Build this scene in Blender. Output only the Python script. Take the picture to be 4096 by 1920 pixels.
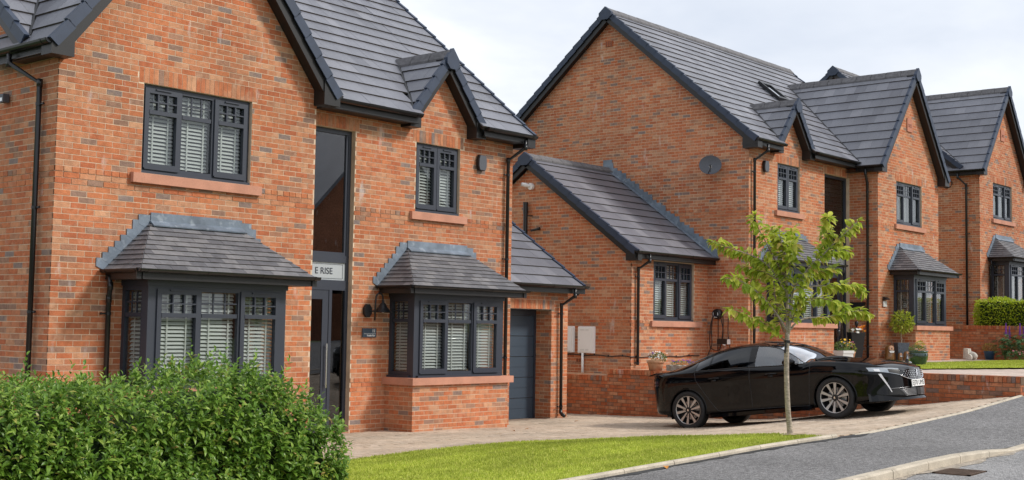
import bpy, math, random
import numpy as np
from mathutils import Vector, Matrix
random.seed(7); RND = random.Random(11)
for o in list(bpy.data.objects): bpy.data.objects.remove(o, do_unlink=True)
scene = bpy.context.scene
COL = scene.collection

# ------------------------------------------------------------------ camera
ZC = 1.75
FPX = 5118.07
yaw, pitch, roll = math.radians(49.531), math.radians(3.9115), math.radians(0.91757)
CF = Vector((math.sin(yaw)*math.cos(pitch), math.cos(yaw)*math.cos(pitch), math.sin(pitch)))
_r = Vector((math.cos(yaw), -math.sin(yaw), 0)); _u = _r.cross(CF)
CR = _r*math.cos(roll) + _u*math.sin(roll)
CU = _u*math.cos(roll) - _r*math.sin(roll)
CAM = Vector((0, 0, ZC))
cam_data = bpy.data.cameras.new('camera'); cam = bpy.data.objects.new('camera', cam_data); COL.objects.link(cam)
cam_data.sensor_width = 36.0; cam_data.lens = FPX/4096*36.0
cam_data.clip_start = 0.1; cam_data.clip_end = 3000
M = Matrix((( CR.x, CU.x, -CF.x, 0), (CR.y, CU.y, -CF.y, 0), (CR.z, CU.z, -CF.z, ZC), (0, 0, 0, 1)))
cam.matrix_world = M
scene.camera = cam

# ------------------------------------------------------------------ world, sun, exposure
SUN_TO = Vector((0.44, -0.66, 0.61)).normalized()          # direction towards the sun (soft, behind thin cloud)
sun_el = math.asin(SUN_TO.z); sun_az = math.atan2(SUN_TO.x, SUN_TO.y)
world = bpy.data.worlds.new('World'); scene.world = world; world.use_nodes = True
nt = world.node_tree; nt.nodes.clear()
wo = nt.nodes.new('ShaderNodeOutputWorld'); bg = nt.nodes.new('ShaderNodeBackground')
sky = nt.nodes.new('ShaderNodeTexSky'); sky.sky_type = 'NISHITA'; sky.sun_disc = False
sky.sun_elevation = sun_el; sky.sun_rotation = sun_az; sky.air_density = 1.0; sky.dust_density = 2.0
tc = nt.nodes.new('ShaderNodeTexCoord')
mp = nt.nodes.new('ShaderNodeMapping'); mp.inputs['Scale'].default_value = (1.0, 1.0, 1.9)
n1 = nt.nodes.new('ShaderNodeTexNoise'); n1.inputs['Scale'].default_value = 3.0; n1.inputs['Detail'].default_value = 6; n1.inputs['Roughness'].default_value = 0.52
n1.inputs['Distortion'].default_value = 0.4
rmp = nt.nodes.new('ShaderNodeValToRGB')
rmp.color_ramp.elements[0].position = 0.30; rmp.color_ramp.elements[0].color = (4.8, 5.3, 6.2, 1)
rmp.color_ramp.elements[1].position = 0.66; rmp.color_ramp.elements[1].color = (8.2, 8.4, 8.75, 1)
e = rmp.color_ramp.elements.new(0.5); e.color = (6.5, 6.8, 7.35, 1)
mixw = nt.nodes.new('ShaderNodeMixRGB'); mixw.inputs['Fac'].default_value = 0.93
L = nt.links.new
L(tc.outputs['Generated'], mp.inputs['Vector']); L(mp.outputs['Vector'], n1.inputs['Vector'])
L(n1.outputs['Fac'], rmp.inputs['Fac']); L(sky.outputs['Color'], mixw.inputs['Color1']); L(rmp.outputs['Color'], mixw.inputs['Color2'])
L(mixw.outputs['Color'], bg.inputs['Color']); bg.inputs['Strength'].default_value = 0.103
L(bg.outputs['Background'], wo.inputs['Surface'])
sd = bpy.data.lights.new('sun', 'SUN'); sun = bpy.data.objects.new('sun', sd); COL.objects.link(sun)
sd.energy = 2.0; sd.angle = math.radians(11); sd.color = (1.0, 0.95, 0.88)
sun.rotation_euler = SUN_TO.to_track_quat('Z', 'Y').to_euler(); sun.location = (5, -20, 30)
vs = scene.view_settings
vs.view_transform = 'Standard'; vs.look = 'None'; vs.gamma = 1.0; vs.use_curve_mapping = False
vs.exposure = 0.50
scene.cycles.max_bounces = 6; scene.cycles.diffuse_bounces = 3; scene.cycles.glossy_bounces = 3
scene.cycles.transmission_bounces = 4; scene.cycles.transparent_max_bounces = 10
scene.cycles.caustics_reflective = False; scene.cycles.caustics_refractive = False

# ------------------------------------------------------------------ materials
MATS = {}
def mat(name, color=(0.5,0.5,0.5), rough=0.6, metal=0.0, spec=0.5, noise=None, bump=None, ramp=None, src=None,
        coat=0.0, sub=0.0, second=None, transl=0.0):
    """Principled material.  src: 'tone' (mesh attribute), 'rand' (per object) drives ramp;
    noise=(scale, amount, detail) multiplies value; bump=(scale, strength, detail)"""
    m = bpy.data.materials.new(name); m.use_nodes = True
    t = m.node_tree; b = t.nodes['Principled BSDF']
    b.inputs['Roughness'].default_value = rough; b.inputs['Metallic'].default_value = metal
    b.inputs['Specular IOR Level'].default_value = spec
    b.inputs['Coat Weight'].default_value = coat; b.inputs['Coat Roughness'].default_value = 0.03
    col = None
    if src:
        if src == 'tone':
            a = t.nodes.new('ShaderNodeAttribute'); a.attribute_name = 'tone'; so = a.outputs['Fac']
        else:
            a = t.nodes.new('ShaderNodeObjectInfo'); so = a.outputs['Random']
        r = t.nodes.new('ShaderNodeValToRGB'); cr = r.color_ramp
        cr.interpolation = 'LINEAR' if src != 'tone_c' else 'CONSTANT'
        cr.elements[0].position = ramp[0][0]; cr.elements[0].color = (*ramp[0][1], 1)
        cr.elements[1].position = ramp[-1][0]; cr.elements[1].color = (*ramp[-1][1], 1)
        for p, c in ramp[1:-1]:
            e = cr.elements.new(p); e.color = (*c, 1)
        t.links.new(so, r.inputs['Fac']); col = r.outputs['Color']
    else:
        rgb = t.nodes.new('ShaderNodeRGB'); rgb.outputs[0].default_value = (*color, 1); col = rgb.outputs[0]
    tcn = None
    def coords():
        nonlocal tcn
        if tcn is None:
            tcn = t.nodes.new('ShaderNodeNewGeometry')
        return tcn.outputs['Position']
    for k, nz in enumerate(noise if isinstance(noise, list) else ([noise] if noise else [])):
        n = t.nodes.new('ShaderNodeTexNoise'); n.inputs['Scale'].default_value = nz[0]; n.inputs['Detail'].default_value = nz[2] if len(nz) > 2 else 3
        if len(nz) > 3:
            mpn = t.nodes.new('ShaderNodeMapping'); mpn.inputs['Scale'].default_value = nz[3]
            t.links.new(coords(), mpn.inputs['Vector']); t.links.new(mpn.outputs['Vector'], n.inputs['Vector'])
        else:
            t.links.new(coords(), n.inputs['Vector'])
        mr = t.nodes.new('ShaderNodeMapRange'); mr.inputs['From Min'].default_value = 0.3; mr.inputs['From Max'].default_value = 0.7
        mr.inputs['To Min'].default_value = 1-nz[1]; mr.inputs['To Max'].default_value = 1+nz[1]
        t.links.new(n.outputs['Fac'], mr.inputs['Value'])
        mx = t.nodes.new('ShaderNodeVectorMath'); mx.operation = 'SCALE'
        t.links.new(col, mx.inputs[0]); t.links.new(mr.outputs['Result'], mx.inputs['Scale']); col = mx.outputs['Vector']
    for sec in (second if isinstance(second, list) else ([second] if second else [])):
        # (color, noise scale, threshold, softness, amount[, stretch]): blotches of another colour (stain, moss, bloom)
        c2, sc, th, sf, am = sec[:5]
        n = t.nodes.new('ShaderNodeTexNoise'); n.inputs['Scale'].default_value = sc; n.inputs['Detail'].default_value = 5
        if len(sec) > 5:
            mpn = t.nodes.new('ShaderNodeMapping'); mpn.inputs['Scale'].default_value = sec[5]; mpn.inputs['Location'].default_value = (3.1, 7.7, 1.3)
            t.links.new(coords(), mpn.inputs['Vector']); t.links.new(mpn.outputs['Vector'], n.inputs['Vector'])
        else: t.links.new(coords(), n.inputs['Vector'])
        mr = t.nodes.new('ShaderNodeMapRange'); mr.inputs['From Min'].default_value = th; mr.inputs['From Max'].default_value = th+sf
        mr.inputs['To Max'].default_value = am
        t.links.new(n.outputs['Fac'], mr.inputs['Value'])
        mx = t.nodes.new('ShaderNodeMixRGB'); mx.inputs['Color2'].default_value = (*c2, 1)
        t.links.new(mr.outputs['Result'], mx.inputs['Fac']); t.links.new(col, mx.inputs['Color1']); col = mx.outputs['Color']
    t.links.new(col, b.inputs['Base Color'])
    if bump:
        n = t.nodes.new('ShaderNodeTexNoise'); n.inputs['Scale'].default_value = bump[0]; n.inputs['Detail'].default_value = bump[2] if len(bump) > 2 else 3
        t.links.new(coords(), n.inputs['Vector'])
        bp = t.nodes.new('ShaderNodeBump'); bp.inputs['Strength'].default_value = bump[1]; bp.inputs['Distance'].default_value = 0.02
        t.links.new(n.outputs['Fac'], bp.inputs['Height']); t.links.new(bp.outputs['Normal'], b.inputs['Normal'])
    if transl > 0:   # leaf: part of the light passes through
        out = [n for n in t.nodes if n.type == 'OUTPUT_MATERIAL'][0]
        tr = t.nodes.new('ShaderNodeBsdfTranslucent'); ms = t.nodes.new('ShaderNodeMixShader'); ms.inputs['Fac'].default_value = transl
        t.links.new(col, tr.inputs['Color']); t.links.new(b.outputs[0], ms.inputs[1]); t.links.new(tr.outputs[0], ms.inputs[2])
        t.links.new(ms.outputs[0], out.inputs['Surface'])
    MATS[name] = m
    return m

BR = [(0.0, (0.45,0.140,0.060)), (0.20, (0.50,0.180,0.080)), (0.38, (0.41,0.122,0.054)), (0.52, (0.51,0.220,0.112)), (0.66, (0.44,0.165,0.080)),
      (0.76, (0.53,0.275,0.155)), (0.86, (0.40,0.180,0.100)), (0.93, (0.32,0.175,0.115)), (0.97, (0.25,0.158,0.12)), (1.0, (0.24,0.185,0.165))]
BLOOM = ((0.66,0.60,0.57), 5.0, 0.66, 0.10, 0.5, (1.0, 1.0, 0.35))
for nm, s in (('brick', 'tone'), ('brick_single', 'rand')):
    mat(nm, rough=0.85, spec=0.25, src=s, ramp=BR, noise=[(16, 0.17, 4), (0.7, 0.15, 3)], bump=(60, 0.35, 3), second=[((0.58,0.38,0.25), 6.0, 0.56, 0.16, 0.40), ((0.21,0.115,0.085), 8.0, 0.65, 0.12, 0.38), BLOOM])
BR2 = [(p, (c[0]*0.90, c[1]*0.82, c[2]*0.80)) for p, c in BR]
for nm, s in (('brick_dark', 'tone'), ('brick_dark_single', 'rand')):
    mat(nm, rough=0.88, spec=0.2, src=s, ramp=BR2, noise=[(14, 0.22, 4), (1.1, 0.14, 2)], bump=(60, 0.5, 3), second=[((0.21,0.115,0.085), 8.0, 0.65, 0.12, 0.38), BLOOM])
mat('mortar', (0.62,0.475,0.345), 0.95, spec=0.1, noise=(5, 0.15, 3))
mat('mortar_dark', (0.17,0.115,0.08), 0.95, spec=0.1, noise=(5, 0.25, 3))
TR_ = [(0, (0.12,0.122,0.145)), (0.15, (0.145,0.148,0.172)), (0.85, (0.168,0.171,0.197)), (1, (0.21,0.21,0.235))]
for nm, s in (('tile', 'tone'), ('tile_single', 'rand')):
    mat(nm, rough=0.42, spec=0.6, src=s, ramp=TR_, noise=[(0.7, 0.18, 4), (30, 0.08, 2)], bump=(80, 0.15, 2), second=((0.30,0.30,0.26), 11.0, 0.68, 0.06, 0.4))
SL_ = [(0, (0.10,0.10,0.11)), (0.5, (0.14,0.14,0.15)), (1, (0.19,0.185,0.19))]
for nm, s in (('slate', 'tone'), ('slate_single', 'rand')):
    mat(nm, rough=0.6, spec=0.45, src=s, ramp=SL_, noise=(9, 0.16, 3), bump=(40, 0.25, 3))
mat('tile_shadow_edge', (0.085,0.072,0.06), 0.95, spec=0.1)  # shadow line under each course, painted into the tail edge colour
mat('verge', (0.028,0.042,0.075), 0.5, spec=0.45, noise=(6, 0.12, 2))
mat('ridge', (0.14,0.135,0.14), 0.75, spec=0.35, noise=(12, 0.25, 4), bump=(50, 0.3, 3))
mat('black_plastic', (0.010,0.010,0.011), 0.28, spec=0.5)
mat('barge', (0.013,0.012,0.012), 0.42, spec=0.45, bump=(120, 0.05, 2))
mat('lead', (0.155,0.19,0.235), 0.55, spec=0.5, noise=[(5, 0.22, 4), (1.5, 0.2, 2)], second=((0.34,0.38,0.42), 9, 0.58, 0.1, 0.5), bump=(18, 0.25, 3))
mat('frame', (0.034,0.040,0.056), 0.42, spec=0.5)
mat('sandstone', (0.52,0.255,0.175), 0.9, spec=0.15, noise=[(4, 0.12, 4), (60, 0.06, 2)], bump=(70, 0.25, 3))
mat('slat', (0.72,0.70,0.66), 0.5)
mat('slat_brown', (0.36,0.29,0.24), 0.55)
mat('curtain', (0.66,0.64,0.60), 0.9)
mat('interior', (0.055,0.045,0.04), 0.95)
mat('white_plastic', (0.88,0.87,0.85), 0.4)
mat('pale_trim', (0.55,0.55,0.53), 0.5)
mat('garage_blue', (0.040,0.060,0.085), 0.45, spec=0.5, bump=(200, 0.08, 2))
mat('dark_metal', (0.02,0.02,0.022), 0.4, metal=0.3)
mat('chrome', (0.75,0.75,0.77), 0.16, metal=1.0)
mat('terracotta_vent', (0.50,0.14,0.05), 0.85)
mat('date_stone', (0.46,0.19,0.12), 0.9, noise=(20, 0.12, 3))
mat('date_text', (0.27,0.105,0.07), 0.95)
def glass_mat(name, tint, refl=1.0, trans=0.9, rough=0.0):
    m = bpy.data.materials.new(name); m.use_nodes = True; t = m.node_tree; t.nodes.clear()
    out = t.nodes.new('ShaderNodeOutputMaterial'); tr = t.nodes.new('ShaderNodeBsdfTransparent'); gl = t.nodes.new('ShaderNodeBsdfGlossy')
    fr = t.nodes.new('ShaderNodeLayerWeight'); fr.inputs['Blend'].default_value = 0.5      # same on both faces of a pane
    pw = t.nodes.new('ShaderNodeMath'); pw.operation = 'POWER'; pw.inputs[1].default_value = 4.0; t.links.new(fr.outputs['Facing'], pw.inputs[0])
    mm = t.nodes.new('ShaderNodeMath'); mm.operation = 'MULTIPLY_ADD'; mm.inputs[1].default_value = 0.75*refl; mm.inputs[2].default_value = 0.045*refl
    mx = t.nodes.new('ShaderNodeMixShader'); tr.inputs['Color'].default_value = (*[c*trans for c in tint], 1)
    gl.inputs['Roughness'].default_value = rough; gl.inputs['Color'].default_value = (0.95,0.97,1,1)
    t.links.new(pw.outputs[0], mm.inputs[0]); t.links.new(mm.outputs[0], mx.inputs[0]); t.links.new(tr.outputs[0], mx.inputs[1]); t.links.new(gl.outputs[0], mx.inputs[2])
    t.links.new(mx.outputs[0], out.inputs['Surface']); MATS[name] = m
glass_mat('glass', (0.93,0.96,0.96))
glass_mat('glass_dark', (0.35,0.37,0.40), refl=1.9)
glass_mat('glass_dim', (0.6,0.59,0.58), refl=0.75)
glass_mat('glass_tall', (0.35,0.37,0.40), refl=4.2)
glass_mat('glass_bright', (0.8,0.85,0.9), refl=2.2)
glass_mat('car_glass', (0.58,0.74,0.80), refl=3.4)
glass_mat('car_glass_dark', (0.05,0.05,0.055), refl=1.2)

# ------------------------------------------------------------------ mesh helpers
class MB:
    def __init__(s): s.v = []; s.f = []; s.tone = []; s.mi = []
    def quad(s, a, b, c, d, tone=0.5, mi=0):
        n = len(s.v); s.v += [tuple(a), tuple(b), tuple(c), tuple(d)]; s.f.append((n, n+1, n+2, n+3)); s.tone.append(tone); s.mi.append(mi)
    def poly(s, pts, tone=0.5, mi=0):
        n = len(s.v); s.v += [tuple(p) for p in pts]; s.f.append(tuple(range(n, n+len(pts)))); s.tone.append(tone); s.mi.append(mi)
    def hexa(s, p, tone=0.5, mi=0):
        """8 points: bottom 4 (ccw from above), top 4"""
        n = len(s.v); s.v += [tuple(q) for q in p]
        for fc in ((3,2,1,0), (4,5,6,7), (0,1,5,4), (1,2,6,5), (2,3,7,6), (3,0,4,7)):
            s.f.append(tuple(n+i for i in fc)); s.tone.append(tone); s.mi.append(mi)
    def box(s, x0, y0, z0, x1, y1, z1, tone=0.5, mi=0):
        if x0 > x1: x0, x1 = x1, x0
        if y0 > y1: y0, y1 = y1, y0
        if z0 > z1: z0, z1 = z1, z0
        s.hexa([(x0,y0,z0),(x1,y0,z0),(x1,y1,z0),(x0,y1,z0),(x0,y0,z1),(x1,y0,z1),(x1,y1,z1),(x0,y1,z1)], tone, mi)
    def obox(s, O, A, B, C, tone=0.5, mi=0):
        """oriented box: origin O, edge vectors A,B,C (right handed)"""
        O = Vector(O); A = Vector(A); B = Vector(B); C = Vector(C)
        s.hexa([O, O+A, O+A+B, O+B, O+C, O+A+C, O+A+B+C, O+B+C], tone, mi)
    def tube(s, path, r, n=8, caps=True, tone=0.5, mi=0):
        path = [Vector(p) for p in path]; rs = r if isinstance(r, (list, tuple)) else [r]*len(path)
        base = len(s.v); prev = None
        for i, p in enumerate(path):
            d = (path[min(i+1, len(path)-1)] - path[max(i-1, 0)])
            if d.length < 1e-9: d = Vector((0,0,1))
            d.normalize()
            if prev is None:
                a = Vector((0,0,1)) if abs(d.z) < 0.9 else Vector((1,0,0)); a = (a - d*a.dot(d)).normalized()
            else:
                a = (prev - d*prev.dot(d)); a = a.normalized() if a.length > 1e-6 else d.orthogonal().normalized()
            prev = a; b = d.cross(a)
            for k in range(n):
                t = 2*math.pi*k/n; q = p + (a*math.cos(t) + b*math.sin(t))*rs[i]; s.v.append(tuple(q))
        for i in range(len(path)-1):
            for k in range(n):
                k2 = (k+1) % n
                s.f.append((base+i*n+k, base+i*n+k2, base+(i+1)*n+k2, base+(i+1)*n+k)); s.tone.append(tone); s.mi.append(mi)
        if caps:
            s.f.append(tuple(base+k for k in reversed(range(n)))); s.tone.append(tone); s.mi.append(mi)
            e = base+(len(path)-1)*n; s.f.append(tuple(e+k for k in range(n))); s.tone.append(tone); s.mi.append(mi)
    def lathe(s, c, prof, n=20, tone=0.5, mi=0, sq=None):
        """profile [(r,z)...] around vertical axis at c; sq: optional fn(theta)->radius factor"""
        c = Vector(c); base = len(s.v)
        for r, z in prof:
            for k in range(n):
                t = 2*math.pi*k/n; q = r*(sq(t) if sq else 1); s.v.append((c.x+q*math.cos(t), c.y+q*math.sin(t), c.z+z))
        for i in range(len(prof)-1):
            for k in range(n):
                k2 = (k+1) % n
                s.f.append((base+i*n+k, base+i*n+k2, base+(i+1)*n+k2, base+(i+1)*n+k)); s.tone.append(tone); s.mi.append(mi)
    def prism(s, pts, ext, tone=0.5, mi=0):
        """closed polygon pts extruded by vector ext"""
        ext = Vector(ext); pts = [Vector(p) for p in pts]; n = len(pts); b = len(s.v)
        s.v += [tuple(p) for p in pts] + [tuple(p+ext) for p in pts]
        s.f.append(tuple(range(b+n-1, b-1, -1))); s.f.append(tuple(range(b+n, b+2*n)))
        for i in range(n):
            j = (i+1) % n; s.f.append((b+i, b+j, b+n+j, b+n+i))
        for _ in range(n+2): s.tone.append(tone); s.mi.append(mi)
    def build(s, name, mats, parent=None, smooth=False, tone=False, loc=None, local=False):
        me = bpy.data.meshes.new(name); v = s.v
        if loc is not None:
            l = Vector(loc); v = [(a[0]-l.x, a[1]-l.y, a[2]-l.z) for a in s.v]
        me.from_pydata(v, [], s.f)
        for m in (mats if isinstance(mats, (list, tuple)) else [mats]): me.materials.append(MATS[m])
        if any(s.mi): me.polygons.foreach_set('material_index', s.mi)
        if tone:
            at = me.attributes.new('tone', 'FLOAT', 'FACE'); at.data.foreach_set('value', s.tone)
        if smooth:
            me.polygons.foreach_set('use_smooth', [True]*len(me.polygons))
        me.update()
        o = bpy.data.objects.new(name, me); COL.objects.link(o)
        if loc is not None: o.location = loc
        return set_parent(o, parent, local)

def empty(name, loc=(0,0,0), label=None, cat=None, group=None):
    o = bpy.data.objects.new(name, None); COL.objects.link(o); o.location = loc; o.empty_display_size = 0.2
    tag(o, label, cat, group); return o
def tag(o, label=None, cat=None, group=None, kind=None):
    if label: o['label'] = label
    if cat: o['category'] = cat
    if group: o['group'] = group
    if kind: o['kind'] = kind
    return o
def proj(P):
    d = Vector(P) - CAM; z = d.dot(CF)
    if z < 0.1: return None
    return (2048+FPX*d.dot(CR)/z, 960-FPX*d.dot(CU)/z, z)
def ray(px, py): return CF + CR*((px-2048)/FPX) - CU*((py-960)/FPX)
def at_x(px, py, X): d = ray(px, py); return CAM + d*(X/d.x)
def at_y(px, py, Y): d = ray(px, py); return CAM + d*(Y/d.y)
def at_z(px, py, Z): d = ray(px, py); return CAM + d*((Z-ZC)/d.z)
def V3(*a): return Vector(a)
UNIT = {}
def unit_mesh(key, fn, mats):
    if key not in UNIT:
        mb = MB(); fn(mb); me = bpy.data.meshes.new(key); me.from_pydata(mb.v, [], mb.f)
        for m in mats: me.materials.append(MATS[m])
        if any(mb.mi): me.polygons.foreach_set('material_index', mb.mi)
        me.update(); UNIT[key] = me
    return UNIT[key]
def matrix_world_of(o):
    m = Matrix.Identity(4); chain = []
    while o is not None: chain.append(o); o = o.parent
    for c in reversed(chain): m = m @ c.matrix_parent_inverse @ c.matrix_basis
    return m
def set_parent(o, parent, local=False):
    if parent is None: return o
    o.parent = parent
    if not local: o.matrix_parent_inverse = matrix_world_of(parent).inverted()
    return o
def inst(name, me, matrix, parent, local=False):
    o = bpy.data.objects.new(name, me); COL.objects.link(o); o.matrix_basis = matrix
    return set_parent(o, parent, local)
def frame_matrix(O, A, B, C):
    return Matrix(((A[0],B[0],C[0],O[0]), (A[1],B[1],C[1],O[1]), (A[2],B[2],C[2],O[2]), (0,0,0,1)))
# ================================================================== brickwork
CH = 0.075
class House:
    def __init__(s, name, loc, label, base, dark=False):
        s.root = empty(name, loc, label, 'house'); s.base = base
        s.bricks = []; s.tiles = []; s.slates = []
def tops(pts, u):
    for (a, za), (b, zb) in zip(pts, pts[1:]):
        if a-1e-9 <= u <= b+1e-9: return za + (zb-za)*(u-a)/max(b-a, 1e-9)
    return pts[-1][1]
def wall(H, O, U, N, Lw, z0, top, holes=(), soldiers=(), headers=(), ledge=None, style='brick', shift=0.0, bricks=True, cap=None, step=0.0, score=True, back=0.1):
    """O=(x,y) left end seen from outside, U along, N outward. top: [(u,z)..]. holes: (u0,u1,z0,z1)"""
    U3 = V3(U[0], U[1], 0); N3 = V3(N[0], N[1], 0); O3 = V3(O[0], O[1], 0)
    if not isinstance(top, (list, tuple)): top = [(0, top), (Lw, top)]
    P = lambda u, z, n=0.0: O3 + U3*u + N3*n + V3(0, 0, z)
    soldiers = [(q_[0], q_[1], q_[2], math.ceil((q_[2]+0.19-H.base)/CH)*CH+H.base) for q_ in soldiers]
    # mortar backing
    mb = MB(); brk = sorted(set([0, Lw] + [t[0] for t in top] + [x for h in holes for x in h[:2] if 0 < x < Lw]))
    for a, b in zip(brk, brk[1:]):
        m = (a+b)/2; hs = sorted([h for h in holes if h[0]-1e-6 <= m <= h[1]+1e-6], key=lambda h: h[2]); z = z0
        segs = []
        for h in hs: segs.append((z, h[2], False)); z = h[3]
        segs.append((z, None, True))
        for za, zb, last in segs:
            if last: pa, pb = tops(top, a), tops(top, b)
            else: pa = pb = zb
            if max(pa, pb) - za < 1e-4: continue
            mb.quad(P(a, za), P(b, za), P(b, pb), P(a, pa)); mb.quad(P(b, za, -back), P(a, za, -back), P(a, pa, -back), P(b, pb, -back))
    for h in holes:      # reveals
        mb.quad(P(h[0], h[2]), P(h[0], h[3]), P(h[0], h[3], -back), P(h[0], h[2], -back)); mb.quad(P(h[1], h[3]), P(h[1], h[2]), P(h[1], h[2], -back), P(h[1], h[3], -back))
        mb.quad(P(h[0], h[3]), P(h[1], h[3]), P(h[1], h[3], -back), P(h[0], h[3], -back))
    w = mb.build('wall', 'mortar_dark' if style == 'brick_dark' else 'mortar', H.root)
    if not bricks: return w
    rects = []
    allh = list(holes) + [(s_[0], s_[1], s_[2], s_[3]) for s_ in soldiers]
    k0 = int(math.floor((z0 - H.base)/CH + 1e-6)); zmax = max(t[1] for t in top)
    k = k0
    while H.base + k*CH < zmax - 0.02:
        za, zb = H.base + k*CH + 0.005, H.base + (k+1)*CH - 0.005
        za = max(za, z0)
        if zb - za < 0.02: k += 1; continue
        # allowed interval under the outline
        us = [i*Lw/400 for i in range(401)] if len(top) > 2 or top[0][1] != top[-1][1] else [0, Lw]
        ok = [u for u in us if tops(top, u) >= zb - 0.03]
        if len(ok) < 2: k += 1; continue
        iv = [(ok[0], ok[-1])]
        for h in allh:
            if h[2] < zb-0.004 and h[3] > za+0.004:
                nv = []
                for a, b in iv:
                    if h[1] <= a or h[0] >= b: nv.append((a, b)); continue
                    if h[0] > a: nv.append((a, h[0]))
                    if h[1] < b: nv.append((h[1], b))
                iv = nv
        hd = k in headers
        bl = 0.1125 if hd else 0.225
        off = shift + (0 if k % 2 == 0 else bl/2)
        pr = 0.0035
        if hd: pr += 0.008
        elif (k+1) in headers or (k+2) in headers: pr += 0.005
        for a, b in iv:
            j = math.floor((a-off)/bl)
            u = off + j*bl
            while u < b:
                p, q = max(u, a), min(u+bl, b)
                p2 = p + (0.005 if p > 0.001 else 0); q2 = q - (0.005 if q < Lw-0.001 else 0)
                if q2-p2 > 0.025: rects.append((p2, q2, za, zb, pr + RND.uniform(-0.0015, 0.0015)))
                u += bl
        k += 1
    for s_ in soldiers:
        n = max(1, round((s_[1]-s_[0])/0.075)); w_ = (s_[1]-s_[0])/n
        for i in range(n):
            rects.append((s_[0]+i*w_+0.004, s_[0]+(i+1)*w_-0.004, s_[2]+0.004, s_[3]-0.004, 0.0045 + RND.uniform(-0.001, 0.001)))
    if cap:               # brick-on-edge coping: (z0, z1, projection, depth)
        n = max(1, round(Lw/0.075)); w_ = Lw/n
        for i in range(n):
            rects.append((i*w_+0.004, (i+1)*w_-0.004, cap[0]+0.004, cap[1], cap[2]+RND.uniform(-0.002, 0.002), cap[3]))
    vis = (V3(0,0,0) + CAM - P(Lw/2, (z0+zmax)/2)).dot(N3) > 0
    for r in rects:
        c = P((r[0]+r[1])/2, (r[2]+r[3])/2, r[4]); sc = -1
        if vis and score:
            q = proj(c)
            if q and 10 < q[0] < 4086 and 10 < q[1] < 1900: sc = ((c-CAM).normalized().dot(-N3))*(r[1]-r[0])/q[2]**2
        d = r[5] if len(r) > 5 else 0.03
        H.bricks.append((sc, P(r[0], r[2], r[4]-d), U3*(r[1]-r[0]), N3*d, V3(0,0,r[3]-r[2]), w, style, RND.random()))
    return w
def unit_box(mb): mb.box(0, 0, 0, 1, 1, 1)
def add_brick(mb, O, A, B, C, t):
    """box on the wall without its hidden back face; A along, B outward, C up"""
    n = len(mb.v); p = [O, O+A, O+A+B, O+B, O+C, O+A+C, O+A+B+C, O+B+C]; mb.v += [tuple(x) for x in p]
    for f in ((3,2,6,7), (7,6,5,4), (0,1,2,3), (1,5,6,2), (0,3,7,4)):
        mb.f.append(tuple(n+i for i in f)); mb.tone.append(t); mb.mi.append(0)
def flush_bricks(H, limit=300, hidden=None, reserve=0):
    L = sorted(H.bricks, key=lambda b: -(b[0] if not (hidden and b[0] > 0 and hidden(b[1])) else -0.5))
    groups = {}
    for i, b in enumerate(L):
        sc, O, A, B, C, w, style, t = b
        if i < limit and sc > 0:
            me = unit_mesh('brick_'+style, unit_box, [style+'_single'])
            inst('brick', me, frame_matrix(O, A, B, C), w)
        else:
            g = groups.setdefault(w.name, (w, style, MB())); add_brick(g[2], O, A, B, C, t)
    for w, style, mb in groups.values():
        tag(mb.build('brickwork', style, w, tone=True), kind='stuff')
    H.bricks = []

# ================================================================== roofs
def tile_mesh(mb):
    # u 0..1 across, v 0..1 up slope, w thickness in metres: tail proud, head tucked under
    mb.hexa([(0,0,0.0),(1,0,0.0),(1,1,-0.012),(0,1,-0.012),(0,0,0.030),(1,0,0.030),(1,1,0.002),(0,1,0.002)])
    mb.mi[2] = 1                                             # tail edge, carries the painted shadow line
def clip_poly(pts, poly):
    """clip convex polygon pts (2D) by convex ccw polygon poly"""
    out = pts
    for i in range(len(poly)):
        a, b = poly[i], poly[(i+1) % len(poly)]; inp = out; out = []
        if not inp: return []
        side = lambda p: (b[0]-a[0])*(p[1]-a[1]) - (b[1]-a[1])*(p[0]-a[0])
        for j in range(len(inp)):
            p, q = inp[j-1], inp[j]; sp, sq = side(p), side(q)
            if sq >= -1e-9:
                if sp < -1e-9: t = sp/(sp-sq); out.append((p[0]+(q[0]-p[0])*t, p[1]+(q[1]-p[1])*t))
                out.append(q)
            elif sp >= -1e-9:
                t = sp/(sp-sq); out.append((p[0]+(q[0]-p[0])*t, p[1]+(q[1]-p[1])*t))
    return out
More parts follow.
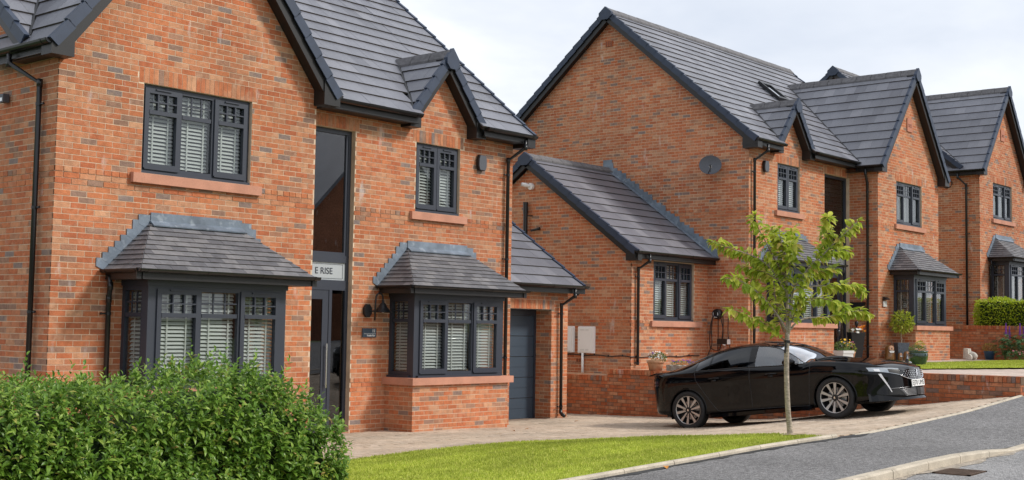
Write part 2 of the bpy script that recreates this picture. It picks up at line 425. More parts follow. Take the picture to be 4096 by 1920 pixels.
def slope(H, P0, U, V, lu, lv, gauge=0.33, tw=0.30, poly=None, kind='tile', name='roof', tiled=True, th=0.025, stag=True, parent=None):
    """roof slope from eave corner P0; U along eave, V up slope, deck under tiles"""
    U = Vector(U).normalized(); V = Vector(V).normalized(); Nn = U.cross(V).normalized(); P0 = Vector(P0)
    pl = poly or [(0,0), (lu,0), (lu,lv), (0,lv)]
    mb = MB(); mb.prism([P0+U*a+V*b-Nn*0.05 for a, b in pl], Nn*0.048)
    deck = mb.build(name, 'barge' if tiled else 'tile', parent or H.root)
    if not tiled: return deck
    n = max(1, int(round(lv/gauge))); g = lv/n
    for k in range(n):
        off = (tw/2 if (k % 2 and stag) else 0)
        u = -off
        while u < lu-1e-6:
            a, b = max(u, 0)+0.0015, min(u+tw, lu)-0.0015
            u += tw
            if b-a < 0.02: continue
            v0, v1 = k*g, min((k+1)*g + 0.02, lv)
            cell = [(a, v0), (b, v0), (b, v1), (a, v1)]
            cut = False
            if poly:
                c = clip_poly(cell, poly)
                if len(c) < 3: continue
                cut = len(c) != 4 or any(abs(x[0]-y[0])+abs(x[1]-y[1]) > 1e-6 for x, y in zip(sorted(c), sorted(cell)))
            else: c = cell
            lift = RND.uniform(-0.001, 0.002)
            ctr = P0 + U*((a+b)/2) + V*((v0+v1)/2); q = proj(ctr); sc = -1
            if q and 5 < q[0] < 4090 and 5 < q[1] < 1910 and (CAM-ctr).dot(Nn) > 0 and not cut:
                sc = (ctr-CAM).normalized().dot(-Nn)/q[2]**2
            H.tiles.append((sc, P0+Nn*lift, U, V, Nn, a, b, v0, v1, c if cut else None, deck, kind, th, RND.random(), g))
    return deck
def flush_tiles(H, limit=300, kinds=('tile', 'slate')):
    for kd in kinds:
        L = sorted([t for t in H.tiles if t[11] == kd], key=lambda t: -t[0]); groups = {}
        for i, (sc, P0, U, V, Nn, a, b, v0, v1, cut, deck, kind, th, tone, g) in enumerate(L):
            nm = 'roof_tile' if kd == 'tile' else 'slate'
            if i < limit and sc > 0:
                me = unit_mesh('unit_'+nm, tile_mesh, [kd+'_single', 'tile_shadow_edge'])
                inst(nm, me, frame_matrix(P0+U*a+V*v0, U*(b-a), V*(v1-v0), Nn*(th/0.03)), deck)
            else:
                gq = groups.setdefault(deck.name, (deck, MB())); mb = gq[1]
                h = lambda v: th + (0.002-th)*(v-v0)/g
                c = cut or [(a,v0),(b,v0),(b,v1),(a,v1)]
                n = len(c); base = len(mb.v)
                mb.v += [tuple(P0+U*x+V*y+Nn*h(y)) for x, y in c] + [tuple(P0+U*x+V*y-Nn*0.005) for x, y in c]
                mb.f.append(tuple(range(base, base+n))); mb.tone.append(tone); mb.mi.append(0)
                for j in range(n):
                    j2 = (j+1) % n; mb.f.append((base+n+j, base+n+j2, base+j2, base+j)); mb.tone.append(tone)
                    mb.mi.append(1 if abs(c[j][1]-v0) < 1e-6 and abs(c[j2][1]-v0) < 1e-6 else 0)
        for deck, mb in groups.values():
            tag(mb.build('tiling', [kd, 'tile_shadow_edge'], deck, tone=True), kind='stuff')
    H.tiles = []
def verge(H, A, B, out, down=0.20, width=0.24, gauge=0.33, caps=True):
    """A eave end, B ridge end (tile plane, at verge edge); out: horizontal unit vector away from the roof"""
    A = Vector(A); B = Vector(B); out = Vector(out); D = (B-A); Ls = D.length; D.normalize()
    up = out.cross(D); up = up if up.z > 0 else -up
    mb = MB(); O = A - up*0.03 - out*0.05
    C = D*Ls
    mb.hexa([O-up*down, O-up*down+out*0.028, O-up*down+out*0.028+C, O-up*down+C, O, O+out*0.028, O+out*0.028+C, O+C])
    s0 = A - out*(width+0.02) - up*(down-0.01)
    mb.hexa([s0-up*0.012, s0+out*(width-0.032)-up*0.012, s0+out*(width-0.032)-up*0.012+C, s0-up*0.012+C, s0, s0+out*(width-0.032), s0+out*(width-0.032)+C, s0+C])
    bb = mb.build('barge_board', 'barge', H.root)
    if caps:
        n = max(1, int(round(Ls/gauge))); g = Ls/n
        for k in range(n):
            m2 = MB(); p = A + D*(k*g); t0, t1 = 0.050, 0.026
            q = p - out*0.055; e = p + out*0.022
            m2.hexa([q+up*0.0, e+up*0.0, e+up*(-0.02)+D*(g+0.012), q+up*(-0.02)+D*(g+0.012), q+up*t0, e+up*t0, e+up*t1+D*(g+0.012), q+up*t1+D*(g+0.012)])
            e2 = e - out*0.02
            m2.hexa([e2-up*0.10, e-up*0.10, e-up*0.115+D*(g+0.006), e2-up*0.115+D*(g+0.006), e2+up*0.0, e+up*0.0, e-up*0.02+D*(g+0.006), e2-up*0.02+D*(g+0.006)])
            m2.build('verge_cap', 'verge', bb)
    return bb
def ridge(H, A, B, pitch, tl=0.45, end=True, w=0.17):
    A = Vector(A); B = Vector(B); D = (B-A).normalized(); Ls = (B-A).length; n = max(1, int(round(Ls/tl))); g = Ls/n
    S = D.cross(V3(0,0,1)).normalized(); t = math.tan(pitch)
    for k in range(n):
        mb = MB(); p = A + D*(k*g+0.006); q = A + D*((k+1)*g-0.006); r0 = 0.004*(k % 2)
        prof = [(-w, -w*t+0.028), (-w, -w*t+0.072), (-0.035, 0.065+r0), (0.035, 0.065+r0), (w, -w*t+0.072), (w, -w*t+0.028), (0, 0.022)]
        mb.prism([p + S*a + V3(0,0,b) for a, b in prof], q-p)
        mb.build('ridge_tile', 'ridge', H.root)
    if end:
        mb = MB(); p = A - D*0.05; w2 = w+0.03
        prof = [(-w2, -w2*t+0.00), (-w2, -w2*t+0.10), (0, 0.095), (w2, -w2*t+0.10), (w2, -w2*t+0.00), (w2*0.45, -w2*t-0.085), (-w2*0.45, -w2*t-0.085)]
        mb.prism([p + S*a + V3(0,0,b) for a, b in prof], D*0.09); mb.build('ridge_end_cap', 'verge', H.root)
def gutter(H, A, B, N, r=0.058, fascia=0.16):
    """half round gutter from A to B (top line), N outward horizontal; fascia board and soffit behind"""
    A = Vector(A); B = Vector(B); N = Vector(N); D = (B-A); mb = MB(); k = 7
    pr = [(N*(r*math.cos(t)) + V3(0,0,-r*math.sin(t)*1.05)) for t in [math.pi*i/k for i in range(k+1)]]
    pi = [(N*((r-0.006)*math.cos(t)) + V3(0,0,-(r-0.006)*math.sin(t)*1.05)) for t in [math.pi*(k-i)/k for i in range(k+1)]]
    mb.prism([A+p for p in pr]+[A+p for p in pi], D)
    mb.prism([A+p for p in pr], D.normalized()*0.006); mb.prism([B+p-D.normalized()*0.006 for p in pr], D.normalized()*0.006)
    g = mb.build('gutter', 'black_plastic', H.root)
    n = max(2, int(D.length/0.9)+1)
    for i in range(n):
        b2 = MB(); c = A + D*((i+0.12)/(n-0.76)); pb = [p*1.09 for p in pr]
        b2.prism([c+p for p in pb]+[c+p*0.98 for p in reversed(pr)], D.normalized()*0.035); b2.build('gutter_bracket', 'black_plastic', g)
    f = MB(); o = A - N*(r+0.022); f.obox(o+V3(0,0,-fascia), D, N*0.02, V3(0,0,fascia+0.01)) if D.cross(N).z > 0 else f.obox(o+V3(0,0,-fascia)+D, -D, N*0.02, V3(0,0,fascia+0.01))
    f.build('fascia', 'barge', H.root)
    return g
def soffit(H, x0, y0, x1, y1, z):
    mb = MB(); mb.box(x0, y0, z, x1, y1, z+0.012); mb.build('soffit', 'barge', H.root)
def downpipe(H, path, brackets=(), r=0.034, foot=None):
    mb = MB(); mb.tube(path, r, 10)
    for p in path[1:-1]:
        mb.tube([Vector(p)+V3(0,0,0.05), Vector(p)-V3(0,0,0.05)], r*1.14, 10)
    if foot is not None:
        e = Vector(path[-1]); mb.tube([e, e+V3(0,0,-0.06), e+foot*0.05+V3(0,0,-0.10), e+foot*0.13+V3(0,0,-0.12)], r*1.12, 10)
    d = mb.build('downpipe', 'black_plastic', H.root, smooth=True)
    for c, side in brackets:
        b = MB(); c = Vector(c); b.tube([c+V3(0,0,0.018), c-V3(0,0,0.018)], r*1.2, 10); s = Vector(side)
        b.tube([c, c+s*0.10], 0.010, 6); b.tube([c+s*0.095, c+s*0.115], 0.016, 6); b.build('pipe_clip', 'black_plastic', d)
    return d

# ================================================================== windows
def window(H, O, U, N, w, h, lights=3, opening=(0, 2), topfrac=0.29, blind='slat', grid=(3, 2), sill=None, slats_single=False, gap=0.0, ft=0.062, name='window', dark=False, tape=True):
    """O bottom-left outer corner (3D) on the frame's front plane, U right, N outward"""
    O = Vector(O); U = Vector(U).normalized(); N = Vector(N).normalized(); Z = V3(0,0,1); fd = 0.07
    def ob(mb, u0, u1, z0, z1, n0, n1, t=0.5, mi=0): mb.obox(O+U*u0-N*0+Z*z0+N*n1, U*(u1-u0), -N*(n1-n0), Z*(z1-z0), t, mi)
    mb = MB(); g = 'glass_dark' if dark else 'glass'
    ob(mb, 0, w, 0, ft, -fd, 0); ob(mb, 0, w, h-ft, h, -fd, 0); ob(mb, 0, ft, ft, h-ft, -fd, 0); ob(mb, w-ft, w, ft, h-ft, -fd, 0)
    ob(mb, -0.01, w+0.01, -0.035, 0, -fd, 0.045)            # projecting cill
    lw = (w-2*ft)/lights; mw = 0.052; tz = h-ft-(h-2*ft)*topfrac
    for i in range(1, lights): ob(mb, ft+lw*i-mw/2, ft+lw*i+mw/2, ft, h-ft, -fd, -0.001)
    W = mb.build(name, 'frame', H.root)
    for i in range(lights):
        a = ft+lw*i+(mw/2 if i else 0); b = ft+lw*(i+1)-(mw/2 if i < lights-1 else 0); a += 0.001; b -= 0.001
        z0, z1 = ft, h-ft; s = 0.012; pr = -0.012
        if i in opening:
            s = 0.045; pr = 0.022
            m2 = MB(); a2, b2, c2, d2 = a-0.022, b+0.022, z0-0.02, z1+0.02
            ob(m2, a2, b2, c2, z0+s, -0.05, pr); ob(m2, a2, b2, z1-s, d2, -0.05, pr); ob(m2, a2, a+s, z0+s, z1-s, -0.05, pr); ob(m2, b-s, b2, z0+s, z1-s, -0.05, pr)
            ob(m2, a2+0.01, b2-0.01, c2-0.018, c2, -0.02, pr+0.012)
            ob(m2, a+lw*0.25, b-lw*0.25, d2-0.022, d2-0.004, pr, pr+0.018)
            m2.build('sash', 'frame', W)
        pa, pb, za, zb = a+s, b-s, z0+s, z1-s
        m3 = MB(); ob(m3, pa, pb, tz-0.028, tz+0.028, -0.045, pr+0.006); m3.build('transom', 'frame', W)
        m4 = MB()
        if grid:
            for c in range(1, grid[0]): x = pa+(pb-pa)*c/grid[0]; ob(m4, x-0.011, x+0.011, tz+0.028, zb, -0.034, pr-0.006)
            for c in range(1, grid[1]): y = tz+0.028+(zb-tz-0.028)*c/grid[1]; ob(m4, pa, pb, y-0.009, y+0.009, -0.035, pr-0.004)
            m4.build('glazing_bar', 'frame', W)
        m5 = MB(); ob(m5, pa, pb, za, tz-0.028, -0.032, -0.026); m5.build('pane', g, W)
        gx, gz = grid if grid else (1, 1)
        for cx in range(gx):
            for cz in range(gz):
                m6 = MB(); x0 = pa+(pb-pa)*cx/gx; x1 = pa+(pb-pa)*(cx+1)/gx; y0 = tz+0.028+(zb-tz-0.028)*cz/gz; y1 = tz+0.028+(zb-tz-0.028)*(cz+1)/gz
                ob(m6, x0+0.0005, x1-0.0005, y0+0.0005, y1-0.0005, -0.032, -0.026); m6.build('pane', g, W)
        if blind in ('slat', 'slat_brown'):
            n = int((zb-za)/0.05); pitch_ = (zb-za)/n
            def slat_fn(mb_): mb_.hexa([(0,0,-0.0015),(1,0,-0.0015),(1,0.028,0.0325),(0,0.028,0.0325),(0,0,0.0015),(1,0,0.0015),(1,0.028,0.0355),(0,0.028,0.0355)])
            me = unit_mesh('unit_slat_'+blind, slat_fn, [blind])
            bm = MB()
            for k in range(n):
                Ok = O+U*(a+0.01)+Z*(za+0.012+k*pitch_)-N*0.085
                if slats_single: inst('slat', me, frame_matrix(Ok, U*(b-a-0.02), -N, Z), W)
                else:
                    A = U*(b-a-0.02); bm.hexa([Ok-Z*0.0015, Ok+A-Z*0.0015, Ok+A-N*0.028+Z*0.0325, Ok-N*0.028+Z*0.0325, Ok+Z*0.0015, Ok+A+Z*0.0015, Ok+A-N*0.028+Z*0.0355, Ok-N*0.028+Z*0.0355])
            if not slats_single: bm.build('blind', blind, W)
            if tape:
                tm = MB()
                for tx in (0.3, 0.85): x = pa+(pb-pa)*tx; ob(tm, x-0.011, x+0.011, za, zb, -0.083, -0.080)
                tm.build('blind_tape', 'slat', W)
        elif blind == 'curtain':
            cm = MB(); m_ = 24; pts = []
            for k in range(m_+1):
                x = pa+(pb-pa)*k/m_; pts.append(O+U*x-N*(0.16+0.03*math.sin(k*2.1)))
            for k in range(m_):
                cm.quad(pts[k]+Z*za, pts[k+1]+Z*za, pts[k+1]+Z*zb, pts[k]+Z*zb)
            cm.build('curtain', 'curtain', W, smooth=True)
    return W
def sill(H, x0, x1, yf, yb, z0, z1, name='sill'):
    mb = MB(); mb.hexa([(x0,yf,z0),(x1,yf,z0),(x1,yb,z0),(x0,yb,z0),(x0,yf,z1-0.012),(x1,yf,z1-0.012),(x1,yb,z1),(x0,yb,z1)])
    return mb.build(name, 'sandstone', H.root)

# ================================================================== bay window
def bay(H, xc, YW, b, w=2.36, proj_=0.65, slats=False, blind='slat', pipe=True, side_blind='slat', half=0.72):
    """bay on a front wall at Y=YW, ground b"""
    x0, x1 = xc-w/2, xc+w/2; yf = YW-proj_
    wall(H, (x0, yf), (1,0), (0,-1), w, b-0.3, b+0.79, shift=0.05)
    wall(H, (x0, YW), (0,-1), (-1,0), proj_, b-0.3, b+0.79, shift=0.11)
    wall(H, (x1, yf), (0,1), (1,0), proj_, b-0.3, b+0.79, bricks=False)
    mb = MB(); o = 0.075
    for (ax, ay, cx, cy) in ((x0-o, yf-o, x1+o, yf+0.10),): mb.box(ax, ay, b+0.79, cx, cy, b+0.905)
    mb.box(x0-o, yf+0.10, b+0.79, x0+0.10, YW-0.003, b+0.905); mb.box(x1-0.10, yf+0.10, b+0.79, x1+o, YW-0.003, b+0.905)
    mb.build('bay_sill', 'sandstone', H.root)
    fz, fh = b+0.94, 1.27; i = 0.07
    # corner posts
    pm = MB(); pw = 0.085
    for px in (x0+i, x1-i-pw): pm.box(px, yf+i, fz-0.035, px+pw, yf+i+pw, fz+fh)
    pm.box(x0+i-0.02, yf+i-0.02, fz+fh, x1-i+0.02, YW-0.002, fz+fh+0.16)
    pm.box(x0+i+0.02, yf+i+0.01, fz-0.035, x1-i-0.02, YW-0.002, fz-0.032)
    pm.build('bay_post', 'frame', H.root)
    window(H, (x0+i+pw, yf+i, fz), (1,0,0), (0,-1,0), w-2*i-2*pw, fh, 3, (0, 2), 0.27, blind=blind, slats_single=slats, name='bay_window')
    sw = proj_-i-pw-0.005
    window(H, (x0+i, YW-0.005, fz), (0,-1,0), (-1,0,0), sw, fh, 1, (), 0.27, blind=side_blind, slats_single=slats, name='bay_side_window')
    window(H, (x1-i, YW-0.005-sw, fz), (0,1,0), (1,0,0), sw, fh, 1, (), 0.27, blind=None, name='bay_side_window')
    # inside of the bay
    im = MB(); im.box(x0+0.2, YW-0.05, b+0.9, x1-0.2, YW+0.02, b+0.905); im.build('window_board', 'pale_trim', H.root)
    # roof : eave rectangle and top line on the wall
    ez = b+2.395; e = 0.20; ex0, ex1, ey = x0-e-0.02, x1+e+0.02, yf-e; tz = b+3.06
    tx0, tx1 = xc-half, xc+half; run = YW-ey
    Vf = V3(0, run, tz-ez); lv = Vf.length
    slope(H, (ex0, ey, ez), (1,0,0), Vf, ex1-ex0, lv, gauge=0.112, tw=0.23, poly=[(0,0), (ex1-ex0,0), (tx1-ex0,lv), (tx0-ex0,lv)], kind='slate', name='bay_roof', th=0.016)
    for sgn in (-1, 1):
        # side hip: triangle eave-wall-top
        if sgn < 0: P0 = V3(ex0, YW, ez); U = V3(0,-1,0); run2 = tx0-ex0; Vs = V3(run2, 0, tz-ez)
        else: P0 = V3(ex1, ey, ez); U = V3(0,1,0); run2 = ex1-tx1; Vs = V3(-run2, 0, tz-ez)
        ls = Vs.length; pl = [(0,0), (run,0), (0,ls)] if sgn < 0 else [(0,0), (run,0), (run,ls)]
        slope(H, P0, U, Vs, run, ls, gauge=0.112*ls/lv, tw=0.20, poly=pl, kind='slate', name='bay_roof', th=0.016, tiled=True)
        # stepped lead flashing on the wall beside the hip
        n = 8
        for k in range(n):
            f0, f1 = k/n, (k+1)/n
            xa = (ex0 if sgn < 0 else ex1)-sgn*(-1)*0; xa = ex0+(tx0-ex0)*f0 if sgn < 0 else ex1-(ex1-tx1)*f0
            xb = ex0+(tx0-ex0)*f1 if sgn < 0 else ex1-(ex1-tx1)*f1
            za = ez+(tz-ez)*f0; zb = ez+(tz-ez)*f1; zt = max(zb+0.055, math.ceil((zb+0.03-H.base)/CH)*CH+H.base)
            m2 = MB(); y = YW-0.018-0.002*(k % 2); wdt = 0.11
            xo = xa+sgn*wdt
            m2.prism([(xo, y, za+0.05), (xa, y, za), (xb+(-sgn)*0.012, y, zb), (xb+(-sgn)*0.012, y, zt), (xo, y, zt)] if sgn > 0 else [(xo, y, zt), (xb+0.012, y, zt), (xb+0.012, y, zb), (xa, y, za), (xo, y, za+0.05)], (0, 0.012, 0))
            m2.build('flashing', 'lead', H.root)
    lm = MB(); lm.hexa([(tx0-0.03, YW-0.115, tz-0.06),(tx1+0.03, YW-0.115, tz-0.06),(tx1+0.03, YW-0.02, tz+0.005),(tx0-0.03, YW-0.02, tz+0.005),(tx0-0.03, YW-0.12, tz-0.045),(tx1+0.03, YW-0.12, tz-0.045),(tx1+0.03, YW-0.03, tz+0.02),(tx0-0.03, YW-0.03, tz+0.02)])
    lm.box(tx0-0.02, YW-0.032, tz-0.01, tx1+0.02, YW-0.012, tz+0.125); lm.build('flashing', 'lead', H.root)
    # soffit, fascia, gutters
    soffit(H, ex0+0.03, ey+0.05, ex1-0.03, YW-0.002, ez-0.115)
    gutter(H, (ex0-0.05, ey-0.03, ez+0.01), (ex1+0.05, ey-0.03, ez+0.01), (0,-1,0), r=0.045, fascia=0.13)
    gutter(H, (ex0-0.02, YW-0.02, ez+0.01), (ex0-0.02, ey, ez+0.01), (-1,0,0), r=0.045, fascia=0.13)
    gutter(H, (ex1+0.02, ey, ez+0.01), (ex1+0.02, YW-0.02, ez+0.01), (1,0,0), r=0.045, fascia=0.13)
    if pipe == 'left':
        X = x0-0.16
        downpipe(H, [(ex0-0.02+0.05, YW-0.10, ez-0.06), (ex0+0.05, YW-0.10, ez-0.20), (X, YW-0.06, ez-0.36), (X, YW-0.06, b+0.0)], [((X, YW-0.06, ez-0.55), (-1,0,0))], r=0.032)
# ================================================================== the three houses
T_MAIN = 0.835; T_GAB = 1.26
HEADERS = (11, 48)
def text_obj(txt, loc, right, up, size, m, parent, extrude=0.002, align='CENTER', name='lettering'):
    cu = bpy.data.curves.new(name, 'FONT'); cu.body = txt; cu.size = size; cu.extrude = extrude; cu.align_x = align; cu.align_y = 'CENTER'
    tmp = bpy.data.objects.new('tmp_text', cu); COL.objects.link(tmp)
    dg = bpy.context.evaluated_depsgraph_get(); dg.update()
    me = bpy.data.meshes.new_from_object(tmp.evaluated_get(dg)); me.name = name
    bpy.data.objects.remove(tmp, do_unlink=True)
    me.materials.clear(); me.materials.append(MATS[m])
    o = bpy.data.objects.new(name, me); COL.objects.link(o)
    R_ = Vector(right).normalized(); U_ = Vector(up).normalized(); N_ = R_.cross(U_)
    o.matrix_basis = frame_matrix(loc, R_, U_, N_)
    return o
def house(H, p):
    b, YG, YM = p['b'], p['YG'], p['YM']; gx0, gx1 = p['g']; mx0, mx1 = p['m']
    X0, X1 = min(gx0, mx0), max(gx1, mx1); gc = (gx0+gx1)/2; YR = YM+4.15; YB = YM+8.3; root = H.root
    led = (b+0.73, b+3.56); side_led = led
    full = p.get('full', True)
    zt = lambda Y: b+5.356+T_MAIN*(Y-YM+0.27)           # main tile plane
    plate = b+5.25
    # ---- front gable wall
    g0, g1 = p['gw']; hd, sb = b+4.89, b+3.56
    Lg = gx1-gx0; apex = b+5.16+T_GAB*(Lg/2+0.25)-0.16
    bc = p['bay1']; bw = 2.36
    holes = [(g0-gx0, g1-gx0, b+3.70, hd), (bc-0.93-gx0, bc+0.93-gx0, b+1.0, b+2.15)]
    wall(H, (gx0, YG), (1,0), (0,-1), Lg, b-0.3, [(0, plate), (Lg/2, apex), (Lg, plate)], holes, soldiers=[(g0-gx0-0.08, g1-gx0+0.08, hd, hd+0.225)], headers=HEADERS, ledge=led)
    window(H, (g0+0.006, YG+0.055, b+3.735), (1,0,0), (0,-1,0), g1-g0-0.012, hd-b-3.74, 3, (0, 2), blind=p.get('gblind', 'slat'), slats_single=p.get('single', False))
    sill(H, g0-0.16, g1+0.16, YG-0.075, YG+0.05, b+3.56, b+3.70)
    if p.get('date'):
        mb = MB(); c = V3(gc, YG-0.02, b+6.55); mb.box(c.x-0.17, c.y-0.012, c.z-0.19, c.x+0.17, c.y+0.02, c.z+0.19); ds = mb.build('date_stone', 'date_stone', root)
        set_parent(text_obj('2022', (c.x, c.y-0.015, c.z-0.02), (1,0,0), (0,0,1), 0.13, 'date_text', None), ds)
    # ---- gable side walls
    if p['side'] == 'left':      # gable at the left end of the house: its left side runs on as the end wall
        wall(H, (gx0, YB), (0,-1), (-1,0), YB-YG, b-0.6, [(0, plate+0.1), (YB-YR, zt(YR)-0.16), (YB-YM, plate+0.15), (YB-YG, plate)], headers=HEADERS, ledge=led, shift=0.11)
        wall(H, (gx1, YG), (0,1), (1,0), YM-YG, b-0.3, plate, bricks=False)
        wall(H, (mx1, YM), (0,1), (1,0), YB-YM, b-0.3, [(0, plate+0.1), (YR-YM, zt(YR)-0.16), (YB-YM, plate+0.1)], bricks=False)
    else:
        wall(H, (gx0, YM), (0,-1), (-1,0), YM-YG, b-0.3, plate, headers=HEADERS, ledge=led, shift=0.11)
        wall(H, (mx0, YB), (0,-1), (-1,0), YB-YM, b-1.2, [(0, plate+0.1), (YB-YR, zt(YR)-0.16), (YB-YM, plate+0.1)], headers=HEADERS, ledge=led, shift=0.11)
        wall(H, (gx1, YG), (0,1), (1,0), YB-YG, b-0.3, [(0, plate), (YM-YG, plate+0.15), (YR-YG, zt(YR)-0.16), (YB-YG, plate+0.1)], bricks=False)
    wall(H, (X1, YB), (-1,0), (0,1), X1-X0, b-0.3, plate, bricks=False)
    # ---- main front wall with porch opening and small gable
    s0, s1 = p['sw']; o0, o1 = p['op']; dc = p['dc']; Lm = mx1-mx0
    hw = 0.80
    holes = [(s0-mx0, s1-mx0, b+3.70, hd), (o0-mx0, o1-mx0, b, hd), (dc-0.93-mx0, dc+0.93-mx0, b+1.0, b+2.15)]
    sol = [(s0-mx0-0.08, s1-mx0+0.08, hd, hd+0.225), (max(o0-mx0-0.08, 0.0), min(o1-mx0+0.08, Lm), hd, hd+0.225)]
    if full:
        wall(H, (mx0, YM), (1,0), (0,-1), Lm, b-0.3, [(0, plate), (dc-hw-mx0, plate), (dc-mx0, plate+hw*T_GAB), (dc+hw-mx0, plate), (Lm, plate)], holes, soldiers=sol, headers=HEADERS, ledge=led)
        window(H, (s0+0.006, YM+0.055, b+3.735), (1,0,0), (0,-1,0), s1-s0-0.012, hd-b-3.74, 2, (0, 1), blind=p.get('sblind', 'slat'), slats_single=p.get('single', False))
        sill(H, s0-0.14, s1+0.14, YM-0.075, YM+0.05, b+3.56, b+3.70)
        porch(H, o0, o1, YM+0.09, b, hd, p)
        bay(H, dc, YM, b, slats=p.get('single', False), pipe=None, side_blind=p.get('bside', 'slat'))
    else:
        wall(H, (mx0, YM), (1,0), (0,-1), Lm, b-0.3, plate, bricks=False)
    bay(H, bc, YG, b, slats=p.get('single', False), pipe=p.get('bpipe'), blind=p.get('bblind', 'slat'), side_blind=p.get('bside', 'slat'))
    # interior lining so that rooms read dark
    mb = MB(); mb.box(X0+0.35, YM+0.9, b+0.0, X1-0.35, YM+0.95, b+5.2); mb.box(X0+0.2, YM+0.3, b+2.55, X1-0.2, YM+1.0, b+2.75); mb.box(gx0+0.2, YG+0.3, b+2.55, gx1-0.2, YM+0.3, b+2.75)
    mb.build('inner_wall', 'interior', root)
    # ---- main roof
    ov = 0.22; RX0, RX1 = X0-ov, X1+ov; Ye = YM-0.35; cosm = 1/math.sqrt(1+T_MAIN**2); g = 0.345
    lv = (YR-Ye)/cosm; n = round(lv/g); g = lv/n; V = V3(0, 1, T_MAIN).normalized()
    d0, d1 = dc-0.75, dc+0.75
    if full:
        k0 = 2
        segs = sorted([(RX0, d0, 0), (d0, d1, k0), (d1, RX1, 0)])
        tw = 0.33
        # align tile columns across the segments
        for a, c, k in segs:
            slope(H, V3(a, Ye, zt(Ye)) + V*(k*g), (1,0,0), V, c-a, lv-k*g, gauge=g, tw=tw, name='roof')
    else:
        slope(H, V3(RX0, Ye, zt(Ye)), (1,0,0), V, RX1-RX0, lv, gauge=g, tw=0.33, name='roof')
    slope(H, V3(RX1, YB+0.35, zt(Ye)), (-1,0,0), V3(0,-1,T_MAIN), RX1-RX0, lv, name='roof', tiled=False)
    zr = zt(YR)
    pm = math.atan(T_MAIN); pg = math.atan(T_GAB)
    for X, o in ((RX0, -1), (RX1, 1)):
        verge(H, (X, Ye, zt(Ye)), (X, YR, zr), (o,0,0), gauge=g)
        verge(H, (X, YB+0.35, zt(Ye)), (X, YR, zr), (o,0,0), gauge=g)
    ridge(H, (RX0-0.01, YR, zr), (RX1+0.01, YR, zr), pm)
    mb = MB(); mb.prism([(RX1+0.06, YR-0.19, zr-0.12), (RX1+0.06, YR, zr+0.09), (RX1+0.06, YR+0.19, zr-0.12)], (-0.06,0,0)); mb.build('ridge_end_cap', 'verge', root)
    # box ends under the verge feet
    for X, o in ((RX0, 1), (RX1, -1)):
        if (p['side'] == 'left' and o == 1) : continue
        mb = MB(); mb.prism([(X+o*0.005, Ye-0.02, zt(Ye)-0.22), (X+o*0.005, YM+0.05, zt(Ye)-0.22), (X+o*0.005, YM+0.05, zt(YM)-0.2), (X+o*0.005, Ye-0.02, zt(Ye)-0.02)], (o*(ov-0.005),0,0)); mb.build('box_end', 'barge', root)
    # ---- gable roof
    gf = b+5.16; fx = 0.25; half = Lg/2+fx; gz = gf+half*T_GAB; yv = YG-0.25
    yb = YM-0.27+(gz-b-5.356)/T_MAIN + 0.15
    cosg = 1/math.sqrt(1+T_GAB**2); lg = half/cosg
    slope(H, (gx0-fx, yb, gf), (0,-1,0), (1,0,T_GAB), yb-yv, lg, gauge=0.345, tw=0.33, name='gable_roof')
    slope(H, (gx1+fx, yv, gf), (0,1,0), (-1,0,T_GAB), yb-yv, lg, gauge=0.345, tw=0.33, name='gable_roof')
    verge(H, (gx0-fx, yv, gf), (gc, yv, gz), (0,-1,0), width=0.22); verge(H, (gx1+fx, yv, gf), (gc, yv, gz), (0,-1,0), width=0.22)
    ridge(H, (gc, yv-0.01, gz), (gc, yb-0.15, gz), pg, w=0.13)
    for sx, o in ((gx0, -1), (gx1, 1)):
        mb = MB(); xe = sx+o*fx; pts = [(xe, yv+0.004, gf-0.16), (sx-o*0.06, yv+0.004, gf-0.16), (sx-o*0.06, yv+0.004, gf+0.28), (xe, yv+0.004, gf-0.03)]
        mb.prism(pts if o > 0 else pts[::-1], (0, 0.24, 0)); mb.build('box_end', 'barge', root)
        yend = YM-0.30
        if o < 0: gutter(H, (xe-0.02, yend+ (0.9 if p['side']=='left' else 0.02), gf+0.02), (xe-0.02, yv+0.02, gf+0.02), (-1,0,0)); soffit(H, xe, yv+0.25, sx-0.002, YM, gf-0.13)
        else: gutter(H, (xe+0.02, yv+0.02, gf+0.02), (xe+0.02, yend+(0.9 if p['side']!='left' else 0.02), gf+0.02), (1,0,0)); soffit(H, sx+0.002, yv+0.25, xe, YM, gf-0.13)
    # valley linings gable / main
    def valley(xe, o, z_of, xr, zr_):
        # points where the two planes meet: parametrize by x from eave to ridge
        pts = []
        for t in (0, 1):
            x = xe+(xr-xe)*t; z = z_of(x); y = YM-0.27+(z-b-5.356)/T_MAIN; pts.append(V3(x, y, z+0.012))
        mb = MB(); mb.tube([pts[0], pts[1]], 0.032, 6); mb.build('valley_lining', 'dark_metal', root)
    valley(gx0-fx+0.12, -1, lambda x: gf+(x-(gx0-fx))*T_GAB, gc, gz); valley(gx1+fx-0.12, 1, lambda x: gf+((gx1+fx)-x)*T_GAB, gc, gz)
